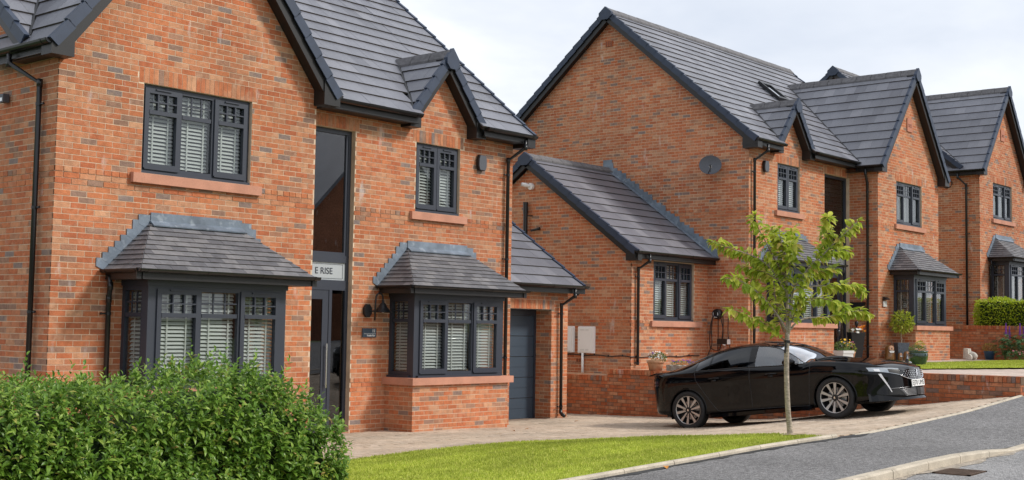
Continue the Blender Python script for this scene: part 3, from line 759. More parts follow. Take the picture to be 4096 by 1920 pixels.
    # ---- small gable roof
    if full:
        dh = 0.95; dz = b+6.48; df = dz-dh*T_GAB; yv2 = YM-0.25; yb2 = YM-0.27+(dz-b-5.356)/T_MAIN+0.12
        ld = dh/cosg
        slope(H, (dc-dh, yb2, df), (0,-1,0), (1,0,T_GAB), yb2-yv2, ld, gauge=0.33, tw=0.33, name='gable_roof')
        slope(H, (dc+dh, yv2, df), (0,1,0), (-1,0,T_GAB), yb2-yv2, ld, gauge=0.33, tw=0.33, name='gable_roof')
        verge(H, (dc-dh, yv2, df), (dc, yv2, dz), (0,-1,0), width=0.22, down=0.17); verge(H, (dc+dh, yv2, df), (dc, yv2, dz), (0,-1,0), width=0.22, down=0.17)
        ridge(H, (dc, yv2-0.01, dz), (dc, yb2-0.1, dz), pg, w=0.12)
        for o in (-1, 1):
            xe = dc+o*dh; sx = dc+o*0.70; pts = [(xe, yv2+0.004, df-0.19), (sx, yv2+0.004, df-0.19), (sx, yv2+0.004, df+0.22), (xe, yv2+0.004, df-0.02)]
            mb = MB(); mb.prism(pts if o > 0 else pts[::-1], (0, 0.24, 0)); mb.build('box_end', 'barge', root)
        valley(dc-dh+0.08, -1, lambda x: df+(x-(dc-dh))*T_GAB, dc, dz); valley(dc+dh-0.08, 1, lambda x: df+((dc+dh)-x)*T_GAB, dc, dz)
        ze = zt(Ye)+0.0
        ends = [(RX0, dc-dh+0.12), (dc+dh-0.12, RX1)]
        for a, c in ends:
            if p['side'] == 'left' and a == RX0: a = gx1+0.18
            if p['side'] != 'left' and c == RX1: c = gx0-0.18
            gutter(H, (a, Ye-0.03, ze), (c, Ye-0.03, ze), (0,-1,0)); soffit(H, a, Ye+0.02, c, YM-0.002, ze-0.15)
def porch(H, x0, x1, y, b, hd, p):
    """front door with sidelight, name panel and tall stair window over it"""
    fr = MB(); w = x1-x0; F = lambda a, c, z0, z1, d0=0.0, d1=0.07: fr.box(a, y+d0, z0, c, y+d1, z1)
    F(x0, x0+0.06, b, hd); F(x1-0.06, x1, b, hd); F(x0+0.06, x1-0.06, hd-0.07, hd); F(x0+0.06, x1-0.06, b+2.30, b+2.46); F(x0+0.06, x1-0.06, b+2.74, b+2.86)
    xs = x1-0.34 if p['side'] == 'left' else x1-0.34
    F(xs-0.06, xs, b, b+2.30); F(x0+0.06, x1-0.06, b, b+0.05)
    # inner tall window bead
    F(x0+0.06, x0+0.10, b+2.86, hd-0.07, 0.012); F(x1-0.10, x1-0.06, b+2.86, hd-0.07, 0.012); F(x0+0.10, x1-0.10, b+2.86, b+2.91, 0.012)
    P = fr.build('door_frame', 'frame', H.root)
    g = MB(); g.box(x0+0.10, y+0.035, b+2.91, x1-0.10, y+0.041, hd-0.07); g.build('pane', 'glass_tall' if p['side'] == 'left' else 'glass_dim', P)
    if p['side'] != 'left':  # added slats: dark bands standing in for brick reflected in the pane
        nb = 16
        for k in range(nb):
            z0_ = b+2.92+(hd-0.08-b-2.92)*k/nb; z1_ = b+2.92+(hd-0.08-b-2.92)*(k+0.86)/nb; m7 = MB(); m7.box(x0+0.11, y+0.10, z0_, x1-0.11, y+0.112, z1_); m7.build('slat', 'reflection_slat', P)
    s = MB(); s.box(x0+0.06, y+0.02, b+2.46, x1-0.06, y+0.04, b+2.74); pn = s.build('name_panel', 'panel_glass', P)
    s = MB()
    for (a, c, z0, z1) in ((x0+0.10, x1-0.11, b+2.485, b+2.489), (x0+0.10, x1-0.11, b+2.711, b+2.715), (x1-0.115, x1-0.111, b+2.489, b+2.711)): s.box(a, y+0.015, z0, c, y+0.019, z1)
    s.build('panel_line', 'frame', P)
    d = MB(); d.box(x0+0.062, y+0.01, b+0.052, xs-0.062, y+0.06, b+2.298); D = d.build('front_door', 'frame', H.root)
    g = MB(); g.box(x0+0.30, y+0.004, b+0.25, xs-0.20, y+0.009, b+2.15); g.build('door_glass', 'glass_dark', D)
    g = MB()
    for (a, c, z0, z1) in ((x0+0.27, x0+0.30, b+0.22, b+2.18), (xs-0.20, xs-0.17, b+0.22, b+2.18), (x0+0.30, xs-0.20, b+2.15, b+2.18), (x0+0.30, xs-0.20, b+0.22, b+0.25)): g.box(a, y-0.004, z0, c, y+0.009, z1)
    g.build('door_moulding', 'frame', D)
    g = MB(); g.tube([(xs-0.11, y-0.03, b+0.75), (xs-0.11, y-0.03, b+1.45)], 0.013, 8); g.tube([(xs-0.11, y-0.03, b+0.8), (xs-0.11, y+0.012, b+0.8)], 0.009, 6); g.tube([(xs-0.11, y-0.03, b+1.4), (xs-0.11, y+0.012, b+1.4)], 0.009, 6); g.build('door_handle', 'chrome', D)
    g = MB(); g.box(xs+0.002, y+0.03, b+0.06, x1-0.062, y+0.036, b+2.298); g.build('pane', 'glass_dark', P)
    st = MB(); st.box(x0+0.02, y-0.12, b-0.02, x1-0.02, y+0.06, b+0.05); st.build('door_step', 'sandstone', H.root)
    if p.get('name'):
        set_parent(text_obj(p['name'], (x1-0.70, y+0.016, b+2.60), (1,0,0), (0,0,1), 0.145, 'frame', None, align='LEFT'), P)
mat('reflection_slat', (0.26,0.24,0.235), 0.6, noise=(20, 0.3, 3))  # tone imitates the dim brick reflection in the tall pane
mat('panel_glass', (0.42,0.45,0.47), 0.25)

# ---- nearest house, number 11 (left): gable left, garage on its right
H1 = House('brick_house', (8.3, 14.54, 0), 'nearest red brick house, at the left, with tall leafy hedge and blue-grey garage door', 0.0)
house(H1, dict(b=0.0, YG=14.536, YM=15.356, g=(8.30, 12.49), m=(12.49, 17.98), gw=(9.525, 11.30), op=(12.55, 14.04), sw=(15.443, 16.544), dc=16.0, bay1=10.42,
               side='left', single=True, name='E RISE', bpipe='left'))
# garage
GX0, GX1, GY = 17.98, 21.16, 16.49
wall(H1, (GX0, GY), (1,0), (0,-1), GX1-GX0, -0.3, 2.50, holes=[(0.25, 2.64, -0.3, 2.13)], soldiers=[(0.17, 2.72, 2.13, 2.355)], shift=0.03)
wall(H1, (GX1, GY), (0,1), (1,0), 5.5, -0.3, [(0, 2.6), (2.75, 4.4), (5.5, 2.6)], bricks=False)
wall(H1, (GX0+2.64, GY+0.42), (0,-1), (-1,0), 0.42, -0.3, 2.13, shift=0.02)
wall(H1, (GX0+0.25, GY), (0,1), (1,0), 0.42, -0.3, 2.13, bricks=False)
gd = MB(); gd.box(GX0+0.25, GY+0.40, -0.12, GX0+0.31, GY+0.47, 2.13); gd.box(GX0+2.58, GY+0.40, -0.12, GX0+2.635, GY+0.47, 2.13); gd.box(GX0+0.31, GY+0.40, 2.0, GX0+2.58, GY+0.47, 2.13)
GD = gd.build('garage_door', 'frame', H1.root)
nP = 9; ph = 2.12/nP
for k in range(5):
    hh = 2.11/5
    m_ = MB(); m_.box(GX0+0.31, GY+0.425, -0.11+k*hh+0.004, GX0+2.58, GY+0.46, -0.11+(k+1)*hh-0.004)
    m_.box(GX0+0.31, GY+0.419, -0.11+k*hh+0.01, GX0+2.58, GY+0.425, -0.11+k*hh+hh/2-0.006); m_.box(GX0+0.31, GY+0.419, -0.11+k*hh+hh/2+0.004, GX0+2.58, GY+0.425, -0.11+(k+1)*hh-0.008)
    m_.build('door_panel', 'garage_blue', GD)
lb = MB(); lb.box(GX0+0.17, GY-0.012, 2.118, GX0+2.72, GY+0.39, 2.127); lb.build('lintel_plate', 'dark_metal', H1.root)
T_EXT = 0.70; ge = 2.62; RYg = GY+2.75
Vg = V3(0, 1, T_EXT).normalized(); lvg = (RYg-GY+0.30)*math.sqrt(1+T_EXT**2)
slope(H1, (GX0-0.0, GY-0.30, ge), (1,0,0), Vg, GX1-GX0+0.17, lvg, gauge=0.34, tw=0.33, name='garage_roof')
slope(H1, (GX1+0.17, 2*RYg-GY+0.30, ge), (-1,0,0), V3(0,-1,T_EXT), GX1-GX0+0.17, lvg, name='garage_roof', tiled=False)
verge(H1, (GX1+0.17, GY-0.30, ge), (GX1+0.17, RYg, ge+(RYg-GY+0.30)*T_EXT), (1,0,0), width=0.17)
ridge(H1, (GX1+0.17, RYg, ge+(RYg-GY+0.3)*T_EXT), (GX0, RYg, ge+(RYg-GY+0.3)*T_EXT), math.atan(T_EXT))
gutter(H1, (GX0+0.02, GY-0.33, ge+0.01), (GX1+0.24, GY-0.33, ge+0.01), (0,-1,0)); soffit(H1, GX0+0.02, GY-0.28, GX1+0.16, GY-0.002, ge-0.14)
downpipe(H1, [(GX1-0.18, GY-0.33, ge-0.05), (GX1-0.18, GY-0.33, ge-0.20), (GX1-0.30, GY-0.07, ge-0.40), (GX1-0.28, GY-0.07, 0.08)], [((GX1-0.295, GY-0.07, 2.05), (-1,0,0)), ((GX1-0.28, GY-0.07, 0.14), (-1,0,0))], foot=V3(-0.3,-1,0).normalized())
# downpipes: left of the big gable (side wall), right end of the front
downpipe(H1, [(8.02, 15.25, 5.10), (8.02, 15.25, 4.98), (8.23, 14.86, 4.72), (8.23, 14.86, 0.0)], [((8.23, 14.86, z), (0,-1,0)) for z in (4.45, 3.15, 1.85, 0.6)])
downpipe(H1, [(17.90, 14.98, 5.18), (17.90, 14.98, 5.05), (17.78, 15.29, 4.82), (17.78, 15.29, 0.02)], [((17.78, 15.29, z), (-1,0,0)) for z in (4.55, 3.0, 1.2)])
downpipe(H1, [(12.72, 14.98, 5.18), (12.72, 14.98, 5.05), (12.56, 15.27, 4.80), (12.56, 15.27, 0.02)], [((12.56, 15.27, 3.0), (1,0,0))])
flush_bricks(H1, 300, hidden=lambda P: (lambda q: q is None or (q[0] < 1450 and q[1] > 1420))(proj(P)))
flush_tiles(H1)

# ---- middle house, number 15
B2 = 1.07
H2 = House('brick_house', (27.0, 15.57, B2), 'middle red brick house with big plain gable wall, satellite dish and lean-on side extension', B2)
house(H2, dict(b=B2, YG=14.753, YM=15.57, g=(32.42, 36.52), m=(27.0, 32.42), gw=(33.60, 35.33), op=(30.94, 32.40), sw=(28.407, 29.576), dc=28.98, bay1=34.50,
               side='right', date=True, gblind='curtain', sblind='slat', bblind='slat_brown', bside='slat_brown'))
EX0, EX1, EY = 23.765, 27.0, 16.704; EB = 0.85; ee = 3.50; RYe = 19.75
wx0, wx1 = 24.643, 26.368
wall(H2, (EX0, EY), (1,0), (0,-1), EX1-EX0, 0.5, 3.42, holes=[(wx0-EX0, wx1-EX0, 1.96, 3.345)], headers=(11,), ledge=(B2+0.73,), shift=0.05)
wall(H2, (EX0, 2*RYe-EY), (0,-1), (-1,0), 2*(RYe-EY), 0.3, [(0, 3.45), (RYe-EY, 3.45+(RYe-EY)*0.725-0.05), (2*(RYe-EY), 3.45)], headers=(11,), ledge=(B2+0.73,), shift=0.0)
wall(H2, (EX1, 2*RYe-EY), (-1,0), (0,1), EX1-EX0, 0.5, 3.42, bricks=False)
window(H2, (wx0+0.006, EY+0.055, 1.995), (1,0,0), (0,-1,0), wx1-wx0-0.012, 1.345, 3, (0, 2), slats_single=True)
sill(H2, wx0-0.14, wx1+0.28, EY-0.075, EY+0.05, 1.825, 1.96)
TE = 0.725; ye0 = EY-0.27; ze0 = 3.50; Ve = V3(0, 1, TE).normalized(); lve = (RYe-ye0)*math.sqrt(1+TE**2)
slope(H2, (EX0-0.17, ye0, ze0), (1,0,0), Ve, EX1-EX0+0.17, lve, gauge=0.345, tw=0.33, name='extension_roof')
slope(H2, (EX1, 2*RYe-ye0, ze0), (-1,0,0), V3(0,-1,TE), EX1-EX0+0.17, lve, name='extension_roof', tiled=False)
zre = ze0+(RYe-ye0)*TE
verge(H2, (EX0-0.17, ye0, ze0), (EX0-0.17, RYe, zre), (-1,0,0), width=0.17, gauge=0.345); verge(H2, (EX0-0.17, 2*RYe-ye0, ze0), (EX0-0.17, RYe, zre), (-1,0,0), width=0.17, gauge=0.345)
ridge(H2, (EX0-0.17, RYe, zre), (EX1-0.02, RYe, zre), math.atan(TE), tl=0.42)
gutter(H2, (EX0-0.22, ye0-0.03, ze0+0.01), (EX1-0.03, ye0-0.03, ze0+0.01), (0,-1,0)); soffit(H2, EX0-0.16, ye0+0.02, EX1-0.02, EY-0.002, ze0-0.14)
mb = MB(); mb.prism([(EX0-0.165, ye0-0.02, ze0-0.20), (EX0-0.165, EY+0.05, ze0-0.20), (EX0-0.165, EY+0.05, ze0+0.04), (EX0-0.165, ye0-0.02, ze0-0.02)], (0.16,0,0)); mb.build('box_end', 'barge', H2.root)
downpipe(H2, [(24.05, ye0-0.03, ze0-0.05), (24.05, ye0-0.03, ze0-0.20), (23.95, EY-0.06, ze0-0.38), (23.95, EY-0.06, 0.95)], [((23.95, EY-0.06, 2.95), (-1,0,0)), ((23.95, EY-0.06, 1.0), (-1,0,0))])
# stepped lead flashing against the gable wall
n = 24
for k in range(n):
    f0, f1 = k/n, (k+1)/n; ya, yb_ = ye0+(RYe-ye0)*f0, ye0+(RYe-ye0)*f1; za, zb = ze0+(zre-ze0)*f0, ze0+(zre-ze0)*f1
    zt_ = math.ceil((zb+0.13-B2)/CH)*CH+B2; x = EX1-0.022-0.003*(k % 2); j = RND.uniform(-0.01, 0.01)
    mb = MB(); mb.prism([(x, ya-0.05+j, za+0.0), (x, yb_+0.03, zb+0.02), (x, yb_+0.03, zt_), (x, ya-0.015+j, zt_-0.005)], (0.014,0,0)); mb.build('flashing', 'lead', H2.root)
mb = MB(); mb.prism([(EX1-0.16, ye0, ze0+0.034), (EX1-0.01, ye0, ze0+0.044), (EX1-0.01, RYe, zre+0.044), (EX1-0.16, RYe, zre+0.034)], (0,0,0.006)); mb.build('flashing', 'lead', H2.root)
mb = MB(); mb.box(EX1-0.03, RYe-0.13, zre-0.02, EX1-0.008, RYe+0.15, zre+0.27); mb.build('flashing', 'lead', H2.root)
# downpipes of the middle house
downpipe(H2, [(27.22, 15.17, 6.25), (27.22, 15.17, 6.10), (27.16, 15.50, 5.88), (27.16, 15.50, 1.1)], [((27.16, 15.50, z), (-1,0,0)) for z in (5.6, 4.2, 2.6)])
downpipe(H2, [(32.15, 14.98, 6.15), (32.15, 14.98, 6.03), (32.35, 15.02, 5.78), (32.35, 15.02, 1.1)], [((32.35, 15.02, z), (0,-1,0)) for z in (5.55, 4.1, 2.9, 1.4)])
# roof light
mb = MB(); Nn = V3(1,0,0).cross(V3(0,1,T_MAIN).normalized()); Vv = V3(0,1,T_MAIN).normalized()
P0 = V3(31.75, 17.42, B2+5.356+T_MAIN*(17.42-15.57+0.27)) + Nn*0.035
for a, c, d0, d1 in ((0, 0.08, 0, 0.85), (0.56, 0.64, 0, 0.85), (0.08, 0.56, 0, 0.10), (0.08, 0.56, 0.75, 0.85)): mb.obox(P0+V3(a,0,0)+Vv*d0, V3(c-a,0,0), Vv*(d1-d0), Nn*0.09)
sk = mb.build('roof_light', 'dark_metal', H2.root)
mb = MB(); mb.obox(P0+V3(0.08,0,0)+Vv*0.10+Nn*0.04, V3(0.48,0,0), Vv*0.65, Nn*0.012); mb.build('pane', 'glass_bright', sk)
flush_bricks(H2, 300, hidden=lambda P: (lambda q: q is None or q[1] > 1480 or (q[0] > 2850 and q[1] > 900 and q[0] < 3480))(proj(P)))
flush_tiles(H2)

# ---- far house at the right edge
B3 = 1.87
H3 = House('brick_house', (40.87, 15.15, B3), 'farthest red brick house at the right edge, behind the clipped yellow-green hedge', B3)
house(H3, dict(b=B3, YG=15.15, YM=15.97, g=(40.87, 45.05), m=(45.05, 50.5), gw=(42.07, 43.84), op=(45.1, 46.6), sw=(48,49.1), dc=48.6, bay1=42.95, side='left', full=False, date=True, gblind='curtain', bblind='slat_brown', bside='slat_brown', bpipe='left'))
downpipe(H3, [(40.6, 15.75, 6.95), (40.6, 15.75, 6.83), (40.80, 15.55, 6.58), (40.80, 15.55, 1.9)], [((40.80, 15.55, z), (0,-1,0)) for z in (6.3, 5.0, 3.6)])
flush_bricks(H3, 300); flush_tiles(H3)
# ================================================================== the ground
SX = [-80,-10,0,9.85,13.65,16.3,17.1,19.9,22.3,30,45,140]; SZ = [-2.9,-2.05,-1.75,-1.49,-1.385,-1.35,-1.32,-1.20,-1.03,-.55,.35,4]
TY = [7.6,8.73,9.5,9.97,10.56,11.55,12.25,12.75,15,17.4]; TV = [0,.17,.30,.34,.46,.69,.78,.83,.93,1]
def street(x): return float(np.interp(x, SX, SZ))+ZC
def gz(x, y):
    s = street(x)
    if y <= 7.6: return s - 0.008*(7.6-y)
    p = float(np.interp(x, [16, 19, 22], [-1.75, -1.86, -1.87]))+ZC
    return s + (p-s)*float(np.interp(y, TY, TV))
UP = 1.04                                                   # level of the upper garden
def sheet(name, xs, ys, zf, m, mask=None, th=0.0):
    mb = MB(); idx = {}
    for i, x in enumerate(xs):
        for j, y in enumerate(ys): idx[i, j] = len(mb.v); mb.v.append((x, y, zf(x, y)))
    for i in range(len(xs)-1):
        for j in range(len(ys)-1):
            if mask and not mask((xs[i]+xs[i+1])/2, (ys[j]+ys[j+1])/2): continue
            mb.f.append((idx[i,j], idx[i+1,j], idx[i+1,j+1], idx[i,j+1])); mb.tone.append(0.5); mb.mi.append(0)
    o = mb.build(name, m, smooth=True); o['kind'] = 'structure'; return o
def lin(a, b, n): return [a+(b-a)*i/n for i in range(n+1)]
mat('tarmac', (0.20,0.195,0.193), 0.92, spec=0.25, noise=[(60, 0.5, 3), (17, 0.30, 4), (0.7, 0.12, 3)], bump=(55, 1.0, 4))
mat('road', (0.265,0.26,0.257), 0.9, spec=0.25, noise=[(60, 0.45, 3), (15, 0.28, 4), (0.6, 0.15, 3)], bump=(55, 1.0, 4), second=((0.40,0.34,0.27), 1.6, 0.58, 0.12, 0.35))
mat('kerb', (0.50,0.44,0.35), 0.9, spec=0.2, noise=[(4, 0.16, 4), (60, 0.1, 2)], bump=(60, 0.3, 3), second=((0.22,0.19,0.14), 6, 0.6, 0.12, 0.45))
mat('joint_sand', (0.27,0.20,0.155), 0.95, spec=0.1, noise=(3, 0.2, 3))
SET = [(0, (0.48,0.375,0.275)), (0.3, (0.54,0.425,0.32)), (0.6, (0.49,0.395,0.30)), (1.0, (0.58,0.47,0.365))]
for nm, s in (('sett', 'tone'), ('sett_single', 'rand')):
    mat(nm, rough=0.85, spec=0.25, src=s, ramp=SET, noise=[(1.2, 0.16, 3), (25, 0.12, 3)], bump=(45, 0.3, 3))
mat('upper_paving', (0.50,0.40,0.335), 0.85, noise=[(1.5, 0.14, 3), (9, 0.16, 3, (0.6, 3.0, 1))], bump=(40, 0.3, 3))
mat('soil', (0.10,0.075,0.05), 0.95, noise=(6, 0.3, 3), bump=(30, 0.6, 3))
mat('turf', (0.36,0.41,0.065), 0.95, spec=0.1, noise=[(1.6, 0.22, 4), (14, 0.28, 3)], bump=(60, 0.7, 3))
mat('far_ground', (0.10,0.14,0.045), 0.95, noise=(0.2, 0.3, 3))
mat('grass_blade', rough=0.7, spec=0.2, src='tone', ramp=[(0, (0.26,0.34,0.035)), (0.4, (0.38,0.44,0.06)), (0.75, (0.49,0.54,0.095)), (1, (0.66,0.62,0.20))], transl=0.25, noise=[(1.1, 0.24, 4, (0.5,1.6,1)), (5, 0.14, 3)])
# far ground under everything
o = sheet('ground', [-400,-100,-20,0,30,60,140,400], [-400,-100,-20,0,30,80,400], lambda x, y: float(np.interp(x, [-400,-80,0,30,140,400], [-3.2,-3.1,-2.2,-1.5,1.0,1.2]))+ZC-0.5, 'far_ground')
o = sheet('road', lin(-80, 140, 110), [-4.5,-2,0,2,4,5.0,5.68], lambda x, y: street(x)-0.135+0.012*min(y+4.5, 0.5*(5.68-y)+2), 'road')
def drop(x): return float(np.interp(x, [15.2, 16.5], [0.0, 0.075]))
o = sheet('pavement', lin(-80, 140, 220), [5.80,6.2,6.8,7.2,7.56], lambda x, y: gz(x, y)-(drop(x)+0.004 if x > 15 else 0)*max(0.0, min(1.0, (6.6-y)/0.8)), 'tarmac')
# kerb stones and edging stones, one by one
def kerb_row(name, x0, x1, y0, y1, length, topf, bot, mname, label, cat):
    K = empty(name, (x0, y0, street(x0)), label, cat)
    x = x0
    while x < x1-0.01:
        xe = min(x+length, x1); mb = MB(); a, c = x+0.006, xe-0.006; r = 0.018; j = RND.uniform(-0.003, 0.003)
        za, zb = topf(a), topf(c)
        pa = [(a, y0+j, za-bot), (a, y0+j, za-r), (a, y0+r+j, za), (a, y1+j, za), (a, y1+j, za-bot)]
        pb = [(c, y0+j, zb-bot), (c, y0+j, zb-r), (c, y0+r+j, zb), (c, y1+j, zb), (c, y1+j, zb-bot)]
        n = len(mb.v); mb.v += pa+pb
        for i in range(4): mb.f.append((n+i, n+5+i, n+6+i, n+i+1)); mb.tone.append(.5); mb.mi.append(0)
        mb.f.append((n, n+1, n+2, n+3, n+4)); mb.f.append((n+9, n+8, n+7, n+6, n+5)); mb.tone += [.5,.5]; mb.mi += [0,0]
        mb.build('kerb_stone' if 'kerb' in name else 'edging_stone', mname, K)
        x = xe
    return K
kerb_row('road_kerb', 4.6, 22.0, 5.68, 5.80, 0.915, lambda x: gz(x, 5.8)+0.006-drop(x), 0.28, 'kerb', 'pale concrete kerb stones between tarmac path and road, dipping at the right', 'kerb')
kerb_row('lawn_edging', 5.2, 15.42, 7.575, 7.63, 0.915, lambda x: gz(x, 7.6)+0.055, 0.2, 'kerb', 'thin pale edging stones along the front lawn by the tarmac path', 'edging')
kerb_row('driveway_edging', 15.95, 22.38, 7.575, 7.63, 0.915, lambda x: gz(x, 7.6)+0.016, 0.2, 'kerb', 'thin flush edging stones across the foot of the sloping paved driveway', 'edging')
# tar band along the edging (worn black seam)
mb = MB(); xs = lin(5.2, 15.4, 160); prev = None
for x in xs:
    wv = 0.045+0.035*math.sin(x*3.1)*math.sin(x*7.7)+RND.uniform(-0.012, 0.012); cur = ((x, 7.574-wv, gz(x, 7.5)+0.005), (x, 7.574, gz(x, 7.57)+0.013))
    if prev: mb.quad(prev[0], cur[0], cur[1], prev[1])
    prev = cur
mat('tar', (0.018,0.018,0.019), 0.6)
tag(mb.build('tar_seam', 'tar'), kind='structure')
mb = MB(); prev = None
for x in lin(15.4, 16.4, 16):
    wv = 0.09*math.sin((x-15.4)/1.0*math.pi)+0.012; cur = ((x, 7.60-wv*1.2, gz(x, 7.5)+0.005), (x, 7.625, gz(x, 7.62)+0.011))
    if prev: mb.quad(prev[0], cur[0], cur[1], prev[1])
    prev = cur
tag(mb.build('tar_seam', 'tar'), kind='structure')
# driveway bed and setts laid in arcs
o = drive = sheet('driveway', lin(3, 22.4, 60), [7.63,8,8.4,8.8,9.2,9.6,10,10.4,10.8,11.2,11.6,12,12.5,13,13.5,14,15,16,17,19], lambda x, y: gz(x, y)-0.004, 'joint_sand')
LAWN = [(2.0,7.635), (15.44,7.635), (15.85,8.3), (16.05,8.95), (15.5,9.75), (15.0,10.7), (14.65,11.7), (14.2,12.0), (13.2,12.1), (12.2,12.07), (10.6,11.8), (8.2,11.5), (2.0,11.0)]
def inside(x, y, poly):
    c = False; j = len(poly)-1
    for i in range(len(poly)):
        xi, yi = poly[i]; xj, yj = poly[j]
        if (yi > y) != (yj > y) and x < (xj-xi)*(y-yi)/(yj-yi)+xi: c = not c
        j = i
    return c
PER = 1.15
def arc(y): t = ((y-7.4)/PER) % 1.0; return 0.24*(1-(2*t-1)**2)
setts = []
rx = 0.145; ny = 8
i = int(6.0/rx)
while i*rx < 22.45:
    xb = i*rx
    y = 7.4
    nseg = 0
    yy = 7.4 + (PER/ny/2 if i % 2 else 0)
    while yy < 17.3:
        y0, y1 = yy, yy+PER/ny; yy = y1; ym = (y0+y1)/2
        p = [(xb+arc(y0), y0), (xb+rx+arc(y0), y0), (xb+rx+arc(y1), y1), (xb+arc(y1), y1)]
        cx, cy = xb+rx/2+arc(ym), ym
        if cx > 22.30 or cx < 7 or y0 < 7.64: continue
        if y0 < 7.5 or inside(cx, cy, LAWN): continue
        if cy > 14.55 and cx < 12.5: continue
        if cy > 15.3 and cx < 18.0: continue
        if cy > 16.4 and cx < 21.2: continue
        q = proj((cx, cy, gz(cx, cy)))
        if not q or q[0] < -100 or q[0] > 4200 or q[1] > 2000: continue
        setts.append((q[2], p, cx, cy))
    i += 1
setts.sort(key=lambda s: s[0])
mb = MB(); sh = 0.008
UNIT_S = {}
for k, (d, p, cx, cy) in enumerate(setts):
    c = Vector((cx, cy)); pts = [c+(Vector(a)-c)*0.955 for a in p]; z = [gz(a.x, a.y)+0.0+RND.uniform(-0.0015, 0.0015) for a in pts]
    P = [(a.x, a.y, zz-0.02) for a, zz in zip(pts, z)]; Q = [(a.x, a.y, zz+sh) for a, zz in zip(pts, z)]
    if k < 300:
        m2 = MB(); m2.hexa([(a[0]-cx, a[1]-cy, a[2]-z[0]) for a in P]+[(a[0]-cx, a[1]-cy, a[2]-z[0]) for a in Q]); ob = m2.build('sett', 'sett_single'); ob.location = (cx, cy, z[0]); set_parent(ob, drive)
    else:
        n = len(mb.v); mb.v += P+Q; t = RND.random()
        for f in ((4,5,6,7), (0,1,5,4), (1,2,6,5), (2,3,7,6), (3,0,4,7)): mb.f.append(tuple(n+a for a in f)); mb.tone.append(t); mb.mi.append(0)
tag(mb.build('sett_paving', 'sett', drive, tone=True), kind='stuff')
# lawns : turf sheet plus blades
def lawn(name, poly, zf, nblades, label, h=(0.018, 0.038), seed=3):
    r = random.Random(seed); x0 = min(p[0] for p in poly); x1 = max(p[0] for p in poly); y0 = min(p[1] for p in poly); y1 = max(p[1] for p in poly)
    mb = MB(); n = len(poly)
    # rim of turf follows the outline, interior filled by a fan of small cells
    cells = sheet(name+'_turf', lin(x0, x1, int((x1-x0)/0.22)), lin(y0, y1, int((y1-y0)/0.12)), lambda x, y: zf(x, y)+0.012, 'turf', mask=lambda x, y: inside(x, y, poly)); cells.name = 'turf'
    k = 0
    while k < nblades:
        x, y = r.uniform(x0, x1), r.uniform(y0, y1)
        if not inside(x, y, poly): continue
        q = proj((x, y, zf(x, y)))
        if not q or q[0] < -60 or q[0] > 4160 or q[1] > 1990: k += 0.2; continue
        hh = r.uniform(*h); a = r.uniform(0, 6.283); w = 0.004+0.00022*q[2]; z = zf(x, y)+0.006
        lx, ly = r.uniform(-.6, .6)*hh, r.uniform(-.6, .6)*hh; dx, dy = math.cos(a)*w, math.sin(a)*w
        nn = len(mb.v); mb.v += [(x-dx, y-dy, z), (x+dx, y+dy, z), (x+lx, y+ly, z+hh)]; mb.f.append((nn, nn+1, nn+2)); mb.tone.append(r.random()*0.8+0.2*r.random()); mb.mi.append(0); k += 1
    o = mb.build(name, 'grass_blade', tone=True); tag(o, label, 'grass', kind='stuff'); return o
lawn('front_lawn', LAWN, gz, 90000, 'short mown grass of the front lawn beside the paved driveway')
UL = [(23.6,11.1), (25.0,10.55), (28.3,9.5), (37.6,7.9), (37.6,12.6), (31.5,12.45), (27.5,12.3), (24.4,12.2)]
def uz(x, y): return UP + float(np.interp(y, [7.0, 9.0], [0.0, 0.0])) + (0.015*math.sin((x-24)/13*math.pi) if y > 9 else 0)
lawn('upper_lawn', UL, uz, 26000, 'mown grass of the raised lawn above the brick retaining wall', seed=5)
o = sheet('upper_driveway', [22.62,23,24,26,26.9,27.3,30,33,37.75], [7.65,9,10,11,12,13,14,15,16,17], lambda x, y: UP-0.01-(0.24*max(0, min(1, (y-13.0)/1.0)) if x < 27 else 0)-(0.3 if y > 16.1 else 0), 'upper_paving')
o = sheet('side_passage', [22.61,23.0,23.76], [16.5,17,18,20,23], lambda x, y: 0.60, 'upper_paving')
o = sheet('far_garden', [37.9,40,45,60], [7.7,9,12,15,16], lambda x, y: 1.87, 'soil')
# ---- retaining walls
def gwall(name, label, base): 
    h = House(name, (0,0,0), label, base); h.root['category'] = 'wall'; return h
W1 = gwall('retaining_wall', 'long low brick retaining wall with brick-on-edge top behind the parked car', 0.935)
W1.root.location = (22.4, 7.63, 0.7)
wall(W1, (22.4, 12.1), (0,-1), (-1,0), 12.1-7.63, 0.0, 0.935, style='brick_dark', cap=(0.935, 1.048, 0.012, 0.225))
wall(W1, (22.4, 16.35), (0,-1), (-1,0), 16.35-12.1, -0.4, 0.78, style='brick_dark', cap=(0.785, 0.895, 0.012, 0.225), shift=0.05)
wall(W1, (22.4, 19.5), (0,-1), (-1,0), 19.5-16.352, -0.4, 0.635, style='brick_dark', cap=(0.635, 0.748, 0.010, 0.225), shift=0.17)
wall(W1, (22.4, 7.63), (1,0), (0,-1), 0.23, 0.3, 0.935, style='brick_dark', shift=0.1)
wall(W1, (22.63, 7.63), (0,1), (1,0), 12.0, 0.3, 0.78, bricks=False)
mb = MB(); mb.box(22.405, 7.62, 0.9, 22.62, 12.09, 1.042); mb.box(22.405, 12.11, 0.75, 22.62, 16.34, 0.889); mb.box(22.405, 16.36, 0.6, 22.62, 19.5, 0.742); mb.build('coping_bed', 'mortar_dark', W1.root)
flush_bricks(W1, 300)
W2 = gwall('garden_wall', 'brick garden wall with brick-on-edge top under the clipped hedge at the right', 1.92-0.075*20)
W2.root.location = (37.8, 7.7, 1.0)
